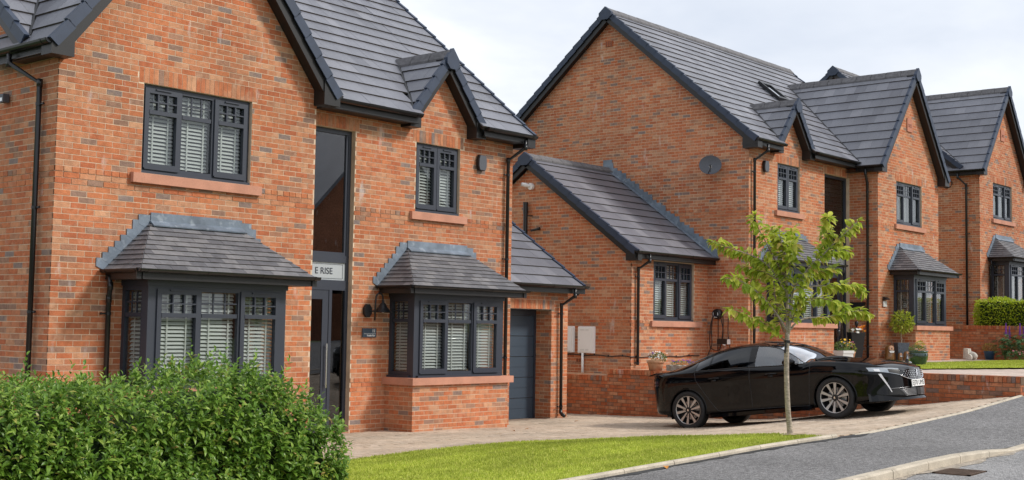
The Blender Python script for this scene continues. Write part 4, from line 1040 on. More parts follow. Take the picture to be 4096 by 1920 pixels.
wall(W2, (37.8, 15.2), (0,-1), (-1,0), 7.5, 0.9, 1.92, style='brick_dark', cap=(1.92, 2.03, 0.012, 0.225), shift=0.06)
mb = MB(); mb.box(37.805, 7.7, 0.95, 38.02, 15.2, 2.024); mb.build('coping_bed', 'mortar_dark', W2.root)
flush_bricks(W2, 300)
# drain grate in the road
g = empty('drain_grate', (13.95, 5.36, street(13.95)-0.1), 'rusty iron drain grate set in the road beside the kerb', 'grate')
gzr = lambda x, y: street(x)-0.135+0.012*min(y+4.5, 0.5*(5.68-y)+2)
mat('rust_iron', (0.13,0.085,0.06), 0.8, metal=0.3, noise=(12, 0.3, 3))
P = [Vector((13.62,5.20)), Vector((14.08,5.14)), Vector((14.30,5.47)), Vector((13.86,5.56))]
P = [Vector((13.60,5.17)), Vector((14.10,5.17)), Vector((14.10,5.58)), Vector((13.60,5.58))]
mb = MB(); z0 = gzr(13.85, 5.37)+0.004
for a, b_ in ((P[0],P[1]), (P[1],P[2]), (P[2],P[3]), (P[3],P[0])):
    d = (b_-a).normalized()*0.03; nrm = Vector((-d.y, d.x)); mb.obox((a.x,a.y,gzr(a.x,a.y)-0.02), (b_.x-a.x,b_.y-a.y,gzr(b_.x,b_.y)-gzr(a.x,a.y)), (nrm.x,nrm.y,0), (0,0,0.032))
mb.build('frame', 'rust_iron', g)
mb = MB(); mb.quad(*[(p.x,p.y,gzr(p.x,p.y)+0.002) for p in P]); mb.build('gully', 'tar', g)
for k in range(11):
    f = (k+0.5)/11; a = P[0].lerp(P[1], f); b_ = P[3].lerp(P[2], f); mb = MB(); mb.obox((a.x-0.011,a.y,gzr(a.x,a.y)+0.001), (0.022,0,0), (0,b_.y-a.y,gzr(a.x,b_.y)-gzr(a.x,a.y)), (0,0,0.012)); mb.build('bar', 'rust_iron', g)

# grit washed along the gutter, soil ring at the tree
mb = MB(); prev = None
for x in lin(9.0, 21.0, 150):
    wv = 0.10+0.06*math.sin(x*2.3)+0.04*math.sin(x*5.9+1)+RND.uniform(-0.015, 0.015); zf_ = lambda y: street(x)-0.135+0.012*min(y+4.5, 0.5*(5.68-y)+2)+0.004
    cur = ((x, 5.68-wv, zf_(5.68-wv)), (x, 5.682, zf_(5.68)+0.006))
    if prev: mb.quad(prev[0], cur[0], cur[1], prev[1])
    prev = cur
mat('grit', (0.36,0.31,0.25), 0.95, noise=[(8, 0.35, 4), (60, 0.3, 2)], bump=(60, 0.8, 3))
tag(mb.build('gutter_grit', 'grit'), kind='structure')
mb = MB(); c0 = V3(15.80, 8.40, gz(15.8, 8.4)+0.030); ring_ = [c0+V3((0.20+0.05*math.sin(k*1.7))*math.cos(2*math.pi*k/20), (0.16+0.04*math.sin(k*2.3))*math.sin(2*math.pi*k/20), 0) for k in range(20)]
for k in range(20): a_, b_ = ring_[k], ring_[(k+1) % 20]; a_ = V3(a_.x, a_.y, gz(a_.x, a_.y)+0.028); b_ = V3(b_.x, b_.y, gz(b_.x, b_.y)+0.028); mb.poly([c0+V3(0,0,0.012), a_, b_])
mat('dry_soil', (0.42,0.33,0.22), 0.95, noise=(14, 0.3, 4), bump=(40, 0.8, 3)); tag(mb.build('tree_soil', 'dry_soil'), kind='structure')
# ================================================================== the car
def icurve(tab):
    xs = [t[0] for t in tab]; ys = [t[1] for t in tab]
    def f(x):      # monotone-ish cubic (Catmull-Rom with non-uniform knots)
        if x <= xs[0]: return ys[0]
        if x >= xs[-1]: return ys[-1]
        i = max(k for k in range(len(xs)-1) if xs[k] <= x)
        h = xs[i+1]-xs[i]; t = (x-xs[i])/h
        def sl(k):
            if k == 0: return (ys[1]-ys[0])/(xs[1]-xs[0])
            if k == len(xs)-1: return (ys[-1]-ys[-2])/(xs[-1]-xs[-2])
            d0 = (ys[k]-ys[k-1])/(xs[k]-xs[k-1]); d1 = (ys[k+1]-ys[k])/(xs[k+1]-xs[k])
            if d0*d1 <= 0: return 0
            return 2*d0*d1/(d0+d1)
        m0, m1 = sl(i)*h, sl(i+1)*h
        return (2*t**3-3*t*t+1)*ys[i]+(t**3-2*t*t+t)*m0+(-2*t**3+3*t*t)*ys[i+1]+(t**3-t*t)*m1
    return f
XF, XR = 2.45, -2.33
def c_w(x):
    if x > 1.35: return 0.925*max(0, 1-((x-1.35)/(XF-1.35))**3.0)**(1/2.3)
    if x < -1.35: return 0.925*max(0, 1-((-x-1.35)/(-XR-1.35))**4.2)**(1/2.5)
    return 0.925-0.012*math.cos(x*1.15)*0+0.0
c_zb = icurve([(-2.33,.50),(-2.25,.36),(-2.1,.30),(-1.8,.27),(-1.0,.205),(0,.20),(1.0,.20),(1.9,.21),(2.3,.215),(2.45,.25)])
c_zs = icurve([(-2.33,.93),(-2.2,.975),(-1.9,.995),(-1.5,1.0),(-1.18,.995),(-.5,.985),(0,.968),(.5,.945),(.87,.935),(1.05,.958),(1.42,.925),(1.8,.865),(2.1,.79),(2.3,.72),(2.45,.64)])
c_zt = icurve([(-2.33,.985),(-2.26,1.015),(-2.12,1.03),(-1.89,1.095),(-1.49,1.225),(-1.14,1.325),(-.77,1.385),(-.4,1.402),(-.1,1.398),(.13,1.378),(.33,1.335),(.49,1.28),(.75,1.16),(.95,1.065),(1.08,1.012),(1.25,.99),(1.6,.945),(2.0,.868),(2.25,.79),(2.4,.71),(2.45,.655)])
c_zre = icurve([(-2.33,.95),(-2.2,.992),(-1.9,1.02),(-1.6,1.055),(-1.4,1.10),(-1.22,1.155),(-.94,1.245),(-.62,1.31),(-.25,1.338),(.13,1.308),(.33,1.265),(.49,1.205),(.75,1.05),(.90,.962),(1.05,.965),(1.42,.935),(1.8,.88),(2.1,.81),(2.3,.745),(2.45,.645)])
c_wre = icurve([(-2.33,.90),(-1.9,.80),(-1.6,.72),(-1.22,.655),(-.94,.625),(-.62,.61),(-.25,.605),(.13,.615),(.33,.635),(.49,.665),(.75,.735),(.90,.80),(1.05,.80),(1.8,.72),(2.45,.55)])
def ring(x):
    """half section from bottom centre to top centre: list of (y,z), named indices"""
    w, zb, zs, zt_, zre, wre = c_w(x), c_zb(x), c_zs(x), c_zt(x), c_zre(x), c_wre(x)
    k = w/0.925; wb = w*0.935
    cab = -1.6 < x < 0.95
    if not (-1.9 < x < 1.05): wre = min(wre, 0.85)*k
    else: wre = min(wre, wb-0.005)
    P = [(0, zb), (0.5*w, zb), (w-0.075*k, zb+0.005), (w-0.035*k, zb+0.045)]
    n = 18
    for i in range(n+1):
        t = i/n; z = (zb+0.09)+(zs-0.02-zb-0.09)*t
        # side profile: tumblehome with a crease near two thirds height
        y = w-0.030*k*(1-t)**2*1.0 - 0.048*k*max(0, (t-0.74)/0.26)**1.7 - 0.012*k*math.sin(min(1, t/0.74)*math.pi)*(0.8)
        P.append((y, z))
    P.append((wb-0.012*k, zs))                              # belt  (index bi)
    bi = len(P)-1
    m = 8
    for i in range(1, m+1):
        t = i/m; y = (wb-0.012*k)+(wre-(wb-0.012*k))*t; z = zs+(zre-zs)*t
        y += 0.018*math.sin(t*math.pi)*(1 if -1.7 < x < 0.9 else 0.3); P.append((y, z))
    ri = len(P)-1
    q = 9
    for i in range(1, q+1):
        t = i/q; y = wre*(1-t); z = zre+(zt_-zre)*(1-(1-t)**2.1); P.append((y, z))
    return P, bi, ri
CAR_C = Vector((20.327, 10.979, -1.555+ZC)); ch, cp, crl = math.radians(-88.56), math.radians(7.19), math.radians(-0.94)
fw = Vector((math.cos(ch)*math.cos(cp), math.sin(ch)*math.cos(cp), math.sin(cp)))
sdv = Vector((math.sin(ch), -math.cos(ch), 0))*math.cos(crl)+Vector((0,0,math.sin(crl))); lfv = (-sdv); lfv = (lfv-fw*lfv.dot(fw)).normalized(); upv = fw.cross(lfv)
car = empty('parked_car', (0,0,0), 'glossy black fastback saloon car parked nose-up on the sloping paved driveway', 'car')
car.matrix_world = frame_matrix(CAR_C, fw, lfv, upv)
mat('car_paint', (0.0022,0.0022,0.0030), 0.3, spec=0.0, coat=0.7)
mat('seam', (0.03,0.03,0.033), 0.4)
mat('car_trim', (0.006,0.006,0.006), 0.45)
mat('piano', (0.003,0.003,0.0035), 0.08, coat=0.5)
mat('rubber', (0.016,0.016,0.017), 0.75, bump=(150, 0.2, 2))
mat('alloy', (0.46,0.45,0.44), 0.3, metal=0.7)
mat('alloy_dark', (0.03,0.03,0.032), 0.35, metal=0.5)
mat('seat', (0.018,0.017,0.016), 0.7)
mat('plate_white', (0.78,0.78,0.76), 0.35)
mat('ink', (0.006,0.006,0.006), 0.5)
mat('lamp_glass', (0.40,0.43,0.45), 0.06, metal=0.65, coat=1.0)
mat('lamp_white', (0.85,0.87,0.9), 0.15)
mat('tail_red', (0.05,0.004,0.004), 0.12, coat=1.0)
mat('satin', (0.35,0.35,0.36), 0.3, metal=0.85)
AXF, AXR, WR = 1.396, -1.396, 0.336
def car_mesh(mb, name, m, parent=None, smooth=True): return mb.build(name, m, parent or car, smooth=smooth, local=True)
xs = sorted(set([round(XR+0.004+(XF-XR-0.008)*i/190, 4) for i in range(191)] + [XR+0.002, XR+0.012, XF-0.002, XF-0.008, XF-0.02] + [-1.20,-0.935,-0.905,-0.145,-0.02,0.88]))
rings = [ring(x) for x in xs]; bi, ri = rings[0][1], rings[0][2]; nR = len(rings[0][0])
body = MB(); win = {'quarter_window': [], 'rear_door_window': [], 'front_door_window': [], 'windscreen': [], 'rear_screen': []}
for sgn in (-1, 1):
    base = len(body.v)
    for x, (P, _, _) in zip(xs, rings):
        for y, z in P: body.v.append((x, sgn*y, z))
    for i in range(len(xs)-1):
        xm = (xs[i]+xs[i+1])/2
        for j in range(nR-1):
            f = (base+i*nR+j, base+(i+1)*nR+j, base+(i+1)*nR+j+1, base+i*nR+j+1)
            if sgn > 0: f = f[::-1]
            c = [sum(body.v[k][d] for k in f)/4 for d in range(3)]
            if abs(c[1]) > 0.55 and c[2] < 0.9 and any((c[0]-ax)**2+(c[2]-WR)**2 < 0.372**2 for ax in (AXF, AXR)): continue
            key = None
            if bi <= j < ri:
                if -1.20 < xm < -0.935: key = 'quarter_window'
                elif -0.905 < xm < -0.145: key = 'rear_door_window'
                elif -0.02 < xm < 0.88: key = 'front_door_window'
            elif j >= ri+0:
                tt = (j-ri)/(nR-1-ri)
                if 0.40 < xm < 1.02: key = 'windscreen'
                elif -1.72 < xm < -0.92: key = 'rear_screen'
            if key: win[key].append((sgn, f)); continue
            body.f.append(f); body.tone.append(.5); body.mi.append(0)
body_o = car_mesh(body, 'body', 'car_paint')
for key, fl in win.items():
    for sgn in ((-1, 1) if 'window' in key else (0,)):
        mb = MB(); mp_ = {}
        for s_, f in fl:
            if sgn and s_ != sgn: continue
            g_ = []
            for k in f:
                if k not in mp_: mp_[k] = len(mb.v); v = body.v[k]; mb.v.append((v[0], v[1]*0.9965, v[2]-0.002))
                g_.append(mp_[k])
            mb.f.append(tuple(g_)); mb.tone.append(.5); mb.mi.append(0)
        car_mesh(mb, key, 'car_glass_dark' if key in ('quarter_window', 'rear_door_window', 'rear_screen') else 'car_glass')
def side_y(x, z):
    P = ring(x)[0][3:bi+1]
    for (y0, z0), (y1, z1) in zip(P, P[1:]):
        if z0 <= z <= z1: return y0+(y1-y0)*(z-z0)/max(z1-z0, 1e-6)
    return P[0][0] if z < P[0][1] else P[-1][0]
def front_x(y, z=0.5):
    # nose surface: largest x whose half width at that height reaches |y|
    lo, hi = 1.35, XF-0.003
    if side_y(hi, z) >= abs(y): return hi
    for _ in range(30):
        m = (lo+hi)/2
        if side_y(m, z) >= abs(y): lo = m
        else: hi = m
    return lo
# window surround and pillar strip lines
for sgn in (-1, 1):
    pts = []
    for x in lin(-1.22, 0.88, 40):
        P = ring(x)[0]; pts.append((x, sgn*(P[bi][0]+0.004), P[bi][1]+0.004))
    mb = MB(); mb.tube(pts, 0.007, 6); 
    pts = []
    for x in lin(-1.22, 0.88, 40):
        P = ring(x)[0]; pts.append((x, sgn*(P[ri][0]+0.004), P[ri][1]-0.004))
    mb.tube(pts, 0.006, 6); car_mesh(mb, 'window_trim', 'piano')
    # sill skirt
    mb = MB()
    for a, c in zip(lin(-0.98, 0.98, 20), lin(-0.98, 0.98, 20)[1:]):
        mb.hexa([(a, sgn*0.80, 0.165), (c, sgn*0.80, 0.165), (c, sgn*0.925, 0.175), (a, sgn*0.925, 0.175), (a, sgn*0.82, 0.225), (c, sgn*0.82, 0.225), (c, sgn*0.918, 0.232), (a, sgn*0.918, 0.232)])
    car_mesh(mb, 'sill_skirt', 'car_paint', smooth=False)
    # door seams
    for pts in ([(-0.105,.96),(-0.11,.6),(-0.118,.27)], [(1.03,.93),(1.0,.7),(0.955,.45),(0.94,.24)], [(-1.20,.985),(-1.17,.85),(-1.06,.66),(-.93,.46),(-.80,.29),(-.74,.268)], [(-.74,.268),(-.12,.262),(.5,.255),(.94,.24)]):
        q = []
        for (xa, za), (xb, zb_) in zip(pts, pts[1:]):
            for t in lin(0, 1, 8): x = xa+(xb-xa)*t; z = za+(zb_-za)*t; q.append((x, sgn*(side_y(x, z)+0.001), z))
        mb = MB(); mb.tube(q, 0.0042, 5); car_mesh(mb, 'door_seam', 'seam')
    # handles
    for x in (0.30, -0.80):
        mb = MB(); z = 0.815 if x > 0 else 0.835
        pts = [(x-0.11, z), (x-0.09, z+0.008), (x+0.02, z+0.01), (x+0.10, z+0.006), (x+0.115, z)]
        mb.tube([(a, sgn*(side_y(a, c)+0.022 if 0 < i < 4 else side_y(a, c)), c) for i, (a, c) in enumerate(pts)], 0.013, 8)
        H_ = car_mesh(mb, 'door_handle', 'car_paint')
        mb = MB(); mb.tube([(x-0.05, sgn*(side_y(x, z)+0.002), z-0.03), (x+0.04, sgn*(side_y(x, z)+0.002), z-0.03)], [0.02, 0.02], 8); car_mesh(mb, 'handle_cup', 'car_trim', H_)
    # mirror
    mb = MB(); c = Vector((0.70, sgn*0.99, 0.985))
    for k, (ax, r1, r2) in enumerate([(-0.085, .068, .052), (-0.06, .085, .066), (0.0, .088, .066), (0.06, .066, .052), (0.10, .02, .02)]):
        for i in range(12):
            t = 2*math.pi*i/12; mb.v.append((c.x+ax, c.y+sgn*0.0+math.cos(t)*r1*1.25, c.z+math.sin(t)*r2))
    for k in range(4):
        for i in range(12): a = k*12+i; b_ = k*12+(i+1) % 12; mb.f.append((a, b_, b_+12, a+12)); mb.tone.append(.5); mb.mi.append(0)
    mb.f.append(tuple(range(12))); mb.tone.append(.5); mb.mi.append(0)
    mb.hexa([(0.66, sgn*0.83, .925), (0.80, sgn*0.83, .925), (0.78, sgn*0.95, .945), (0.68, sgn*0.95, .945), (0.66, sgn*0.83, .95), (0.80, sgn*0.83, .95), (0.78, sgn*0.95, .965), (0.68, sgn*0.95, .965)])
    mir = car_mesh(mb, 'door_mirror', 'car_paint')
    # arch lips
    for ax in (AXF, AXR):
        mb = MB(); pts = []
        for i in range(41):
            t = math.pi*(-0.10+1.20*i/40); x = ax+0.373*math.cos(t); z = WR+0.373*math.sin(t)
            if z < c_zb(x)+0.012: z = c_zb(x)+0.012
            pts.append((x, sgn*(side_y(x, max(z, c_zb(x)+0.05))-0.004), z))
        mb.tube(pts, 0.0125, 6); car_mesh(mb, 'wheel_arch', 'car_paint')
        mb = MB()
        for i in range(24):
            t0, t1 = math.pi*(-.12+1.24*i/24), math.pi*(-.12+1.24*(i+1)/24); r = 0.372
            p = [(ax+r*math.cos(t), WR+r*math.sin(t)) for t in (t0, t1)]
            mb.quad((p[0][0], sgn*0.56, p[0][1]), (p[1][0], sgn*0.56, p[1][1]), (p[1][0], sgn*0.91, p[1][1]), (p[0][0], sgn*0.91, p[0][1]))
        mb.poly([(ax+0.372*math.cos(math.pi*(-.12+1.24*i/24)), sgn*0.56, WR+0.372*math.sin(math.pi*(-.12+1.24*i/24))) for i in range(25)]); car_mesh(mb, 'arch_liner', 'car_trim')
# wheels
def make_wheel():
    w = MB(); prof = [(0.245,-.085),(0.262,-.105),(0.300,-.112),(0.325,-.102),(0.336,-.080),(0.338,0.0),(0.336,.080),(0.325,.102),(0.300,.112),(0.262,.105),(0.245,.085)]
    n = 48
    for r, y in prof:
        for k in range(n): t = 2*math.pi*k/n; w.v.append((r*math.cos(t), y, r*math.sin(t)))
    for i in range(len(prof)-1):
        for k in range(n): k2 = (k+1) % n; w.f.append((i*n+k, i*n+k2, (i+1)*n+k2, (i+1)*n+k)); w.tone.append(.5); w.mi.append(0)
    return w
whl0 = None
for ax in (AXF, AXR):
    for sgn in (-1, 1):
        mb = make_wheel(); c = Vector((ax, sgn*0.80, WR))
        T = mb.build('wheel', 'rubber', car, smooth=True, local=True); T.location = c
        if sgn < 0: T.rotation_euler = (0, 0, 0)
        else: T.rotation_euler = (0, 0, math.pi)
        # outer face is local -y
        r = MB(); n = 48; prof = [(0.252,-.100),(0.246,-.096),(0.236,-.085),(0.236,.07),(0.05,.05)]
        for rr, y in prof:
            for k in range(n): t = 2*math.pi*k/n; r.v.append((rr*math.cos(t), y, rr*math.sin(t)))
        for i in range(len(prof)-1):
            for k in range(n): k2 = (k+1) % n; r.f.append((i*n+k, i*n+k2, (i+1)*n+k2, (i+1)*n+k)); r.tone.append(.5); r.mi.append(0)
        rim = r.build('rim', 'alloy_dark', T, smooth=True, local=True)
        lip = MB()
        for rr, y in [(0.250,-.103),(0.243,-.103),(0.239,-.094)]:
            for k in range(n): t = 2*math.pi*k/n; lip.v.append((rr*math.cos(t), y, rr*math.sin(t)))
        for i in range(2):
            for k in range(n): k2 = (k+1) % n; lip.f.append((i*n+k, i*n+k2, (i+1)*n+k2, (i+1)*n+k)); lip.tone.append(.5); lip.mi.append(0)
        lip.build('rim_lip', 'alloy', T, smooth=True, local=True)
        for k in range(10):
            t = 2*math.pi*(k+0.25)/10; d = Vector((math.cos(t), 0, math.sin(t))); s_ = Vector((-math.sin(t), 0, math.cos(t)))
            sp = MB(); w0, w1 = 0.010, 0.025; tw_ = 0.006*(1 if k % 2 else -1)
            a, b_ = d*0.045, d*0.243
            yo0, yo1 = -0.085, -0.098
            sp.hexa([a-s_*w0+V3(0,yo0,0), a+s_*w0+V3(0,yo0,0), a+s_*w0+V3(0,yo0+.03,0), a-s_*w0+V3(0,yo0+.03,0), b_-s_*(w1+tw_)+V3(0,yo1,0), b_+s_*(w1-tw_)+V3(0,yo1,0), b_+s_*(w1-tw_)+V3(0,yo1+.03,0), b_-s_*(w1+tw_)+V3(0,yo1+.03,0)])
            sp.mi = [1,1,0,1,1,1]
            sp.build('spoke', ['alloy', 'alloy_dark'], T, local=True)
        hb = MB(); hb.tube([(0,-.06,0), (0,-.098,0)], [0.062, 0.050], 20); hb.build('hub', 'alloy_dark', T, smooth=False, local=True)
        hb = MB(); hb.tube([(0,-.095,0), (0,-.104,0)], [0.030, 0.028], 16); hb.build('hub_cap', 'piano', T, local=True)
        hb = MB(); L_ = [(-.006,.018),(.004,.020),(.012,.012),(.006,.006),(.014,-.004),(.008,-.018),(.0,-.010),(-.008,-.019),(-.012,-.004),(-.016,.006)]
        hb.prism([(x, -.1045, z) for x, z in L_], (0,-.002,0)); hb.build('wheel_emblem', 'chrome', T, local=True)
        for k in range(5):
            t = 2*math.pi*(k+.5)/5; hb = MB(); hb.tube([(0.054*math.cos(t),-.06,0.054*math.sin(t)), (0.054*math.cos(t),-.088,0.054*math.sin(t))], 0.011, 6); hb.build('wheel_bolt', 'alloy_dark', T, local=True)
        dk = MB(); dk.tube([(0,.0,0), (0,.02,0)], 0.165, 28); dk.build('brake_disc', 'satin', T, local=True)
# underside, interior
mb = MB(); mb.box(-1.8, -0.55, 0.19, 1.95, 0.55, 0.26); car_mesh(mb, 'underbody', 'car_trim', smooth=False)
mb = MB(); mb.box(-1.9, -0.80, 0.24, 1.05, 0.80, 0.32); mb.box(0.80, -0.80, 0.32, 1.10, 0.80, 0.93); mb.box(-1.95,-.70,.32,-1.45,.70,.93); car_mesh(mb, 'cabin_floor', 'seat', smooth=False)
for y in (-0.37, 0.37):
    mb = MB(); mb.obox((-0.15, y-0.24, 0.42), (0.50,0,0.06), (0,0.48,0), (-0.02,0,0.14)); mb.obox((-0.18, y-0.23, 0.50), (-0.22,0,0.62), (0,0.46,0), (-0.11,0,-0.04)) if False else mb.obox((-0.30, y-0.23, 0.50), (0.13,0,0.03), (0,0.46,0), (-0.20,0,0.60)); mb.obox((-0.51, y-0.12, 1.10), (0.09,0,0.02), (0,0.24,0), (-0.05,0,0.16)); car_mesh(mb, 'front_seat', 'seat', smooth=False)
mb = MB(); mb.obox((-1.15,-.62,.45), (0.5,0,0.04), (0,1.24,0), (0,0,0.14)); mb.obox((-1.25,-.62,.5), (0.14,0,0.04), (0,1.24,0), (-0.22,0,0.55)); car_mesh(mb, 'rear_seat', 'seat', smooth=False)
mb = MB(); cst = Vector((0.52, -0.37, 0.90)); pts = [cst+Vector((0.05*math.sin(t)*1.0, 0.17*math.cos(t), 0.17*math.sin(t))) for t in [2*math.pi*i/20 for i in range(21)]]; mb.tube(pts, 0.014, 6); mb.tube([cst, (0.85,-.37,.80)], 0.03, 6); car_mesh(mb, 'steering_wheel', 'seat')
# ---- nose details
def patch(y0, y1, z0, z1, off=0.008, ny=10, taper=None):
    mb = MB(); rows = []
    for j in range(5):
        row = []
        for i in range(ny+1):
            y = y0+(y1-y0)*i/ny; za, zb_ = (z0(y) if callable(z0) else z0), (z1(y) if callable(z1) else z1); z = za+(zb_-za)*j/4
            row.append((front_x(y, z)+off, y, z))
        rows.append(row)
    for j in range(4):
        for i in range(ny): mb.quad(rows[j][i], rows[j][i+1], rows[j+1][i+1], rows[j+1][i])
    return mb
gtop = lambda y: 0.705-0.05*(abs(y)/0.5)**2; gbot = lambda y: 0.515+0.10*(abs(y)/0.48)**2.5
G_ = car_mesh(patch(-.47, .47, gbot, gtop, 0.010, 16), 'grille', 'piano')
for r_ in range(6):
    for k in range(15):
        y = -.44+.88*(k+(0.5 if r_ % 2 else 0))/14.5; z = 0.53+0.032*r_
        if z < gbot(y)+0.012 or z > gtop(y)-0.014 or abs(y) > .45 or (abs(y) < 0.045): continue
        mb = MB(); x = front_x(y, z)+0.012; mb.box(x, y-0.015, z-0.0042, x+0.005, y+0.015, z+0.0042); car_mesh(mb, 'grille_stud', 'chrome', G_, smooth=False)
mb = MB(); mb.tube([(front_x(y, gbot(y))+0.014, y, gbot(y)-0.004) for y in lin(-.48, .48, 24)], 0.0075, 6); car_mesh(mb, 'grille_trim', 'chrome', G_)
mb = MB(); L_ = [(-.018,.055),(.006,.062),(.020,.048),(.014,.036),(.030,.030),(.012,.018),(.026,-.004),(.030,-.030),(.018,-.062),(.004,-.058),(.008,-.030),(-.006,-.012),(-.014,-.034),(-.030,-.060),(-.038,-.050),(-.026,-.020),(-.020,.004),(-.036,.012),(-.034,.024),(-.014,.026),(-.022,.040)]
x0_ = front_x(0, .62)+0.014; mb.prism([(x0_, y, .622+z) for y, z in L_], (0.010,0,0)); car_mesh(mb, 'bonnet_emblem', 'chrome', G_, smooth=False)
# plate with its characters
mb = MB(); px_ = front_x(0, .46)+0.016; mb.box(px_, -0.26, 0.405, px_+0.010, 0.26, 0.516); PL = car_mesh(mb, 'number_plate', 'plate_white', smooth=False)
tx = text_obj('EJ70 UMS', (px_+0.0115, 0, 0.4595), (0,1,0), (0,0,1), 0.108, 'ink', None, extrude=0.0008, name='plate_lettering'); tx.parent = PL
bbx = [Vector(c) for c in tx.bound_box]; wx = max(c.x for c in bbx)-min(c.x for c in bbx)
tx.matrix_basis = tx.matrix_basis @ Matrix.Diagonal((0.47/wx, 1.02, 1, 1))
tx = text_obj('508', (front_x(0, .60)-0.06, 0, 0.795), (0,1,0), (-0.55,0,0.83), 0.05, 'chrome', None, extrude=0.002, name='bonnet_lettering'); tx.parent = car
# lower intake and slats, splitter
lt = lambda y: 0.385-0.02*abs(y); lb_ = lambda y: 0.265+0.03*(abs(y)/.55)**2
I_ = car_mesh(patch(-.52, .52, lb_, lt, 0.006, 14), 'lower_intake', 'car_trim')
for k in range(6):
    z = 0.272+0.02*k; mb = MB(); mb.tube([(front_x(y, z)+0.010, y, z+0.004*abs(y)) for y in lin(-.50+.02*(5-k), .50-.02*(5-k), 16)], 0.0045, 5); car_mesh(mb, 'intake_slat', 'satin', I_)
mb = MB(); mb.box(front_x(0,.3)+0.006, -0.07, .265, front_x(0,.3)+0.02, 0.07, .385); car_mesh(mb, 'radar_panel', 'car_trim', smooth=False)
mb = MB(); A_ = lin(-.86, .86, 40); low, hig = [], []
for y in A_:
    x = front_x(y, .24) if abs(y) < .86 else 1.95; e_ = (abs(y)/.86)**4; low.append((x+0.045-0.03*e_, y, 0.205+0.02*e_)); hig.append((x+0.012, y, 0.245+0.11*(max(0, abs(y)-.45)/.41)**1.6))
inn = [(front_x(y, .24)-0.06, y, 0.21) for y in A_]
for i in range(40): mb.quad(low[i], low[i+1], hig[i+1], hig[i]); mb.quad(inn[i], inn[i+1], low[i+1], low[i])
car_mesh(mb, 'front_lip', 'car_paint')
for sgn in (-1, 1):
    top = lambda y: 0.735-0.10*(abs(abs(y)-.48)/.36)*0+0.02*(abs(y)-.48); bot = lambda y: 0.605+0.10*((abs(y)-.46)/.36)
    HL = car_mesh(patch(sgn*.47, sgn*.83, bot, lambda y: 0.715+0.055*((abs(y)-.46)/.36), 0.009, 12), 'headlight', 'lamp_glass')
    car_mesh(patch(sgn*.47, sgn*.64, lambda y: 0.615+0.10*((abs(y)-.46)/.36), lambda y: 0.695+0.05*((abs(y)-.46)/.36), 0.012, 8), 'lamp_cluster', 'car_trim', HL)
    car_mesh(patch(sgn*.74, sgn*.79, lambda y: 0.61+0.10*((abs(y)-.46)/.36), lambda y: 0.695+0.05*((abs(y)-.46)/.36), 0.014, 6), 'lamp_bar', 'lamp_white', HL)
    mb = MB()
    pts = [(0.755, 0.655), (0.735, 0.60), (0.70, 0.52), (0.665, 0.44), (0.64, 0.375), (0.63, 0.345)]
    for (ya, za), (yb_, zb2) in zip(pts, pts[1:]):
        wA = 0.010*(za-0.30)/0.35+0.003; wB = 0.010*(zb2-0.30)/0.35+0.003
        mb.quad(*[(front_x(y, z)+o_, sgn*y, z) for y, z, o_ in ((ya-wA, za, .016), (ya+wA, za, .012), (yb_+wB, zb2, .012), (yb_-wB, zb2, .016))][::(1 if sgn < 0 else -1)])
    car_mesh(mb, 'daylight_strip', 'lamp_white')
    car_mesh(patch(sgn*.50, sgn*.66, lambda y: 0.30, lambda y: 0.395-0.05*(abs(y)-.5), 0.005, 6), 'corner_intake', 'car_trim')
    mb = MB(); mb.tube([(front_x(y, .40)+0.010, sgn*y, .402) for y in lin(.30, .66, 8)], 0.004, 5); car_mesh(mb, 'intake_trim', 'satin')
    # tail lamp wrap
    mb = MB()
    for a, c in zip(lin(-2.30, -1.98, 10), lin(-2.30, -1.98, 10)[1:]):
        za, zc_ = 0.80+0.02*(a+2.3), 0.80+0.02*(c+2.3)
        mb.quad((a, sgn*(side_y(a, za)+.004), za), (c, sgn*(side_y(c, zc_)+.004), zc_), (c, sgn*(side_y(c, zc_+.09)+.004), zc_+.09), (a, sgn*(side_y(a, za+.09)+.004), za+.09))
    car_mesh(mb, 'tail_lamp', 'tail_red')
# rear spoiler lip
mb = MB(); mb.hexa([(-2.31,-.62,1.0), (-2.31,.62,1.0), (-2.12,.70,1.025), (-2.12,-.70,1.025), (-2.33,-.60,1.018), (-2.33,.60,1.018), (-2.12,.70,1.045), (-2.12,-.70,1.045)]); car_mesh(mb, 'boot_spoiler', 'car_paint', smooth=False)
mb = MB()
for i, x in enumerate(lin(1.06, 1.20, 3)): pass
mb.tube([(1.06, y, c_zt(1.06)-0.04*(abs(y)/.75)**2+0.006) for y in lin(-.72, .72, 20)], 0.012, 6); car_mesh(mb, 'scuttle_trim', 'car_trim')
# ================================================================== plants
def leafmat(name, ramp, tl=0.35, rough=0.45):
    for nm, s in ((name, 'tone'), (name+'_single', 'rand')):
        mat(nm, rough=rough, spec=0.35, src=s, ramp=ramp, transl=tl, noise=(30, 0.12, 2))
leafmat('cherry_leaf', [(0, (0.22,0.32,0.025)), (0.3, (0.36,0.46,0.045)), (0.65, (0.50,0.57,0.07)), (0.92, (0.64,0.64,0.13)), (1, (0.62,0.42,0.14))], 0.48)
leafmat('hedge_leaf', [(0, (0.07,0.15,0.018)), (0.4, (0.13,0.25,0.03)), (0.75, (0.22,0.36,0.05)), (0.97, (0.34,0.46,0.09)), (1, (0.40,0.26,0.08))], 0.32, 0.38)
leafmat('privet_leaf', [(0, (0.28,0.38,0.015)), (0.5, (0.42,0.53,0.025)), (1, (0.60,0.64,0.06))], 0.4)
leafmat('bush_leaf', [(0, (0.18,0.24,0.018)), (0.5, (0.32,0.40,0.035)), (1, (0.50,0.54,0.07))], 0.35)
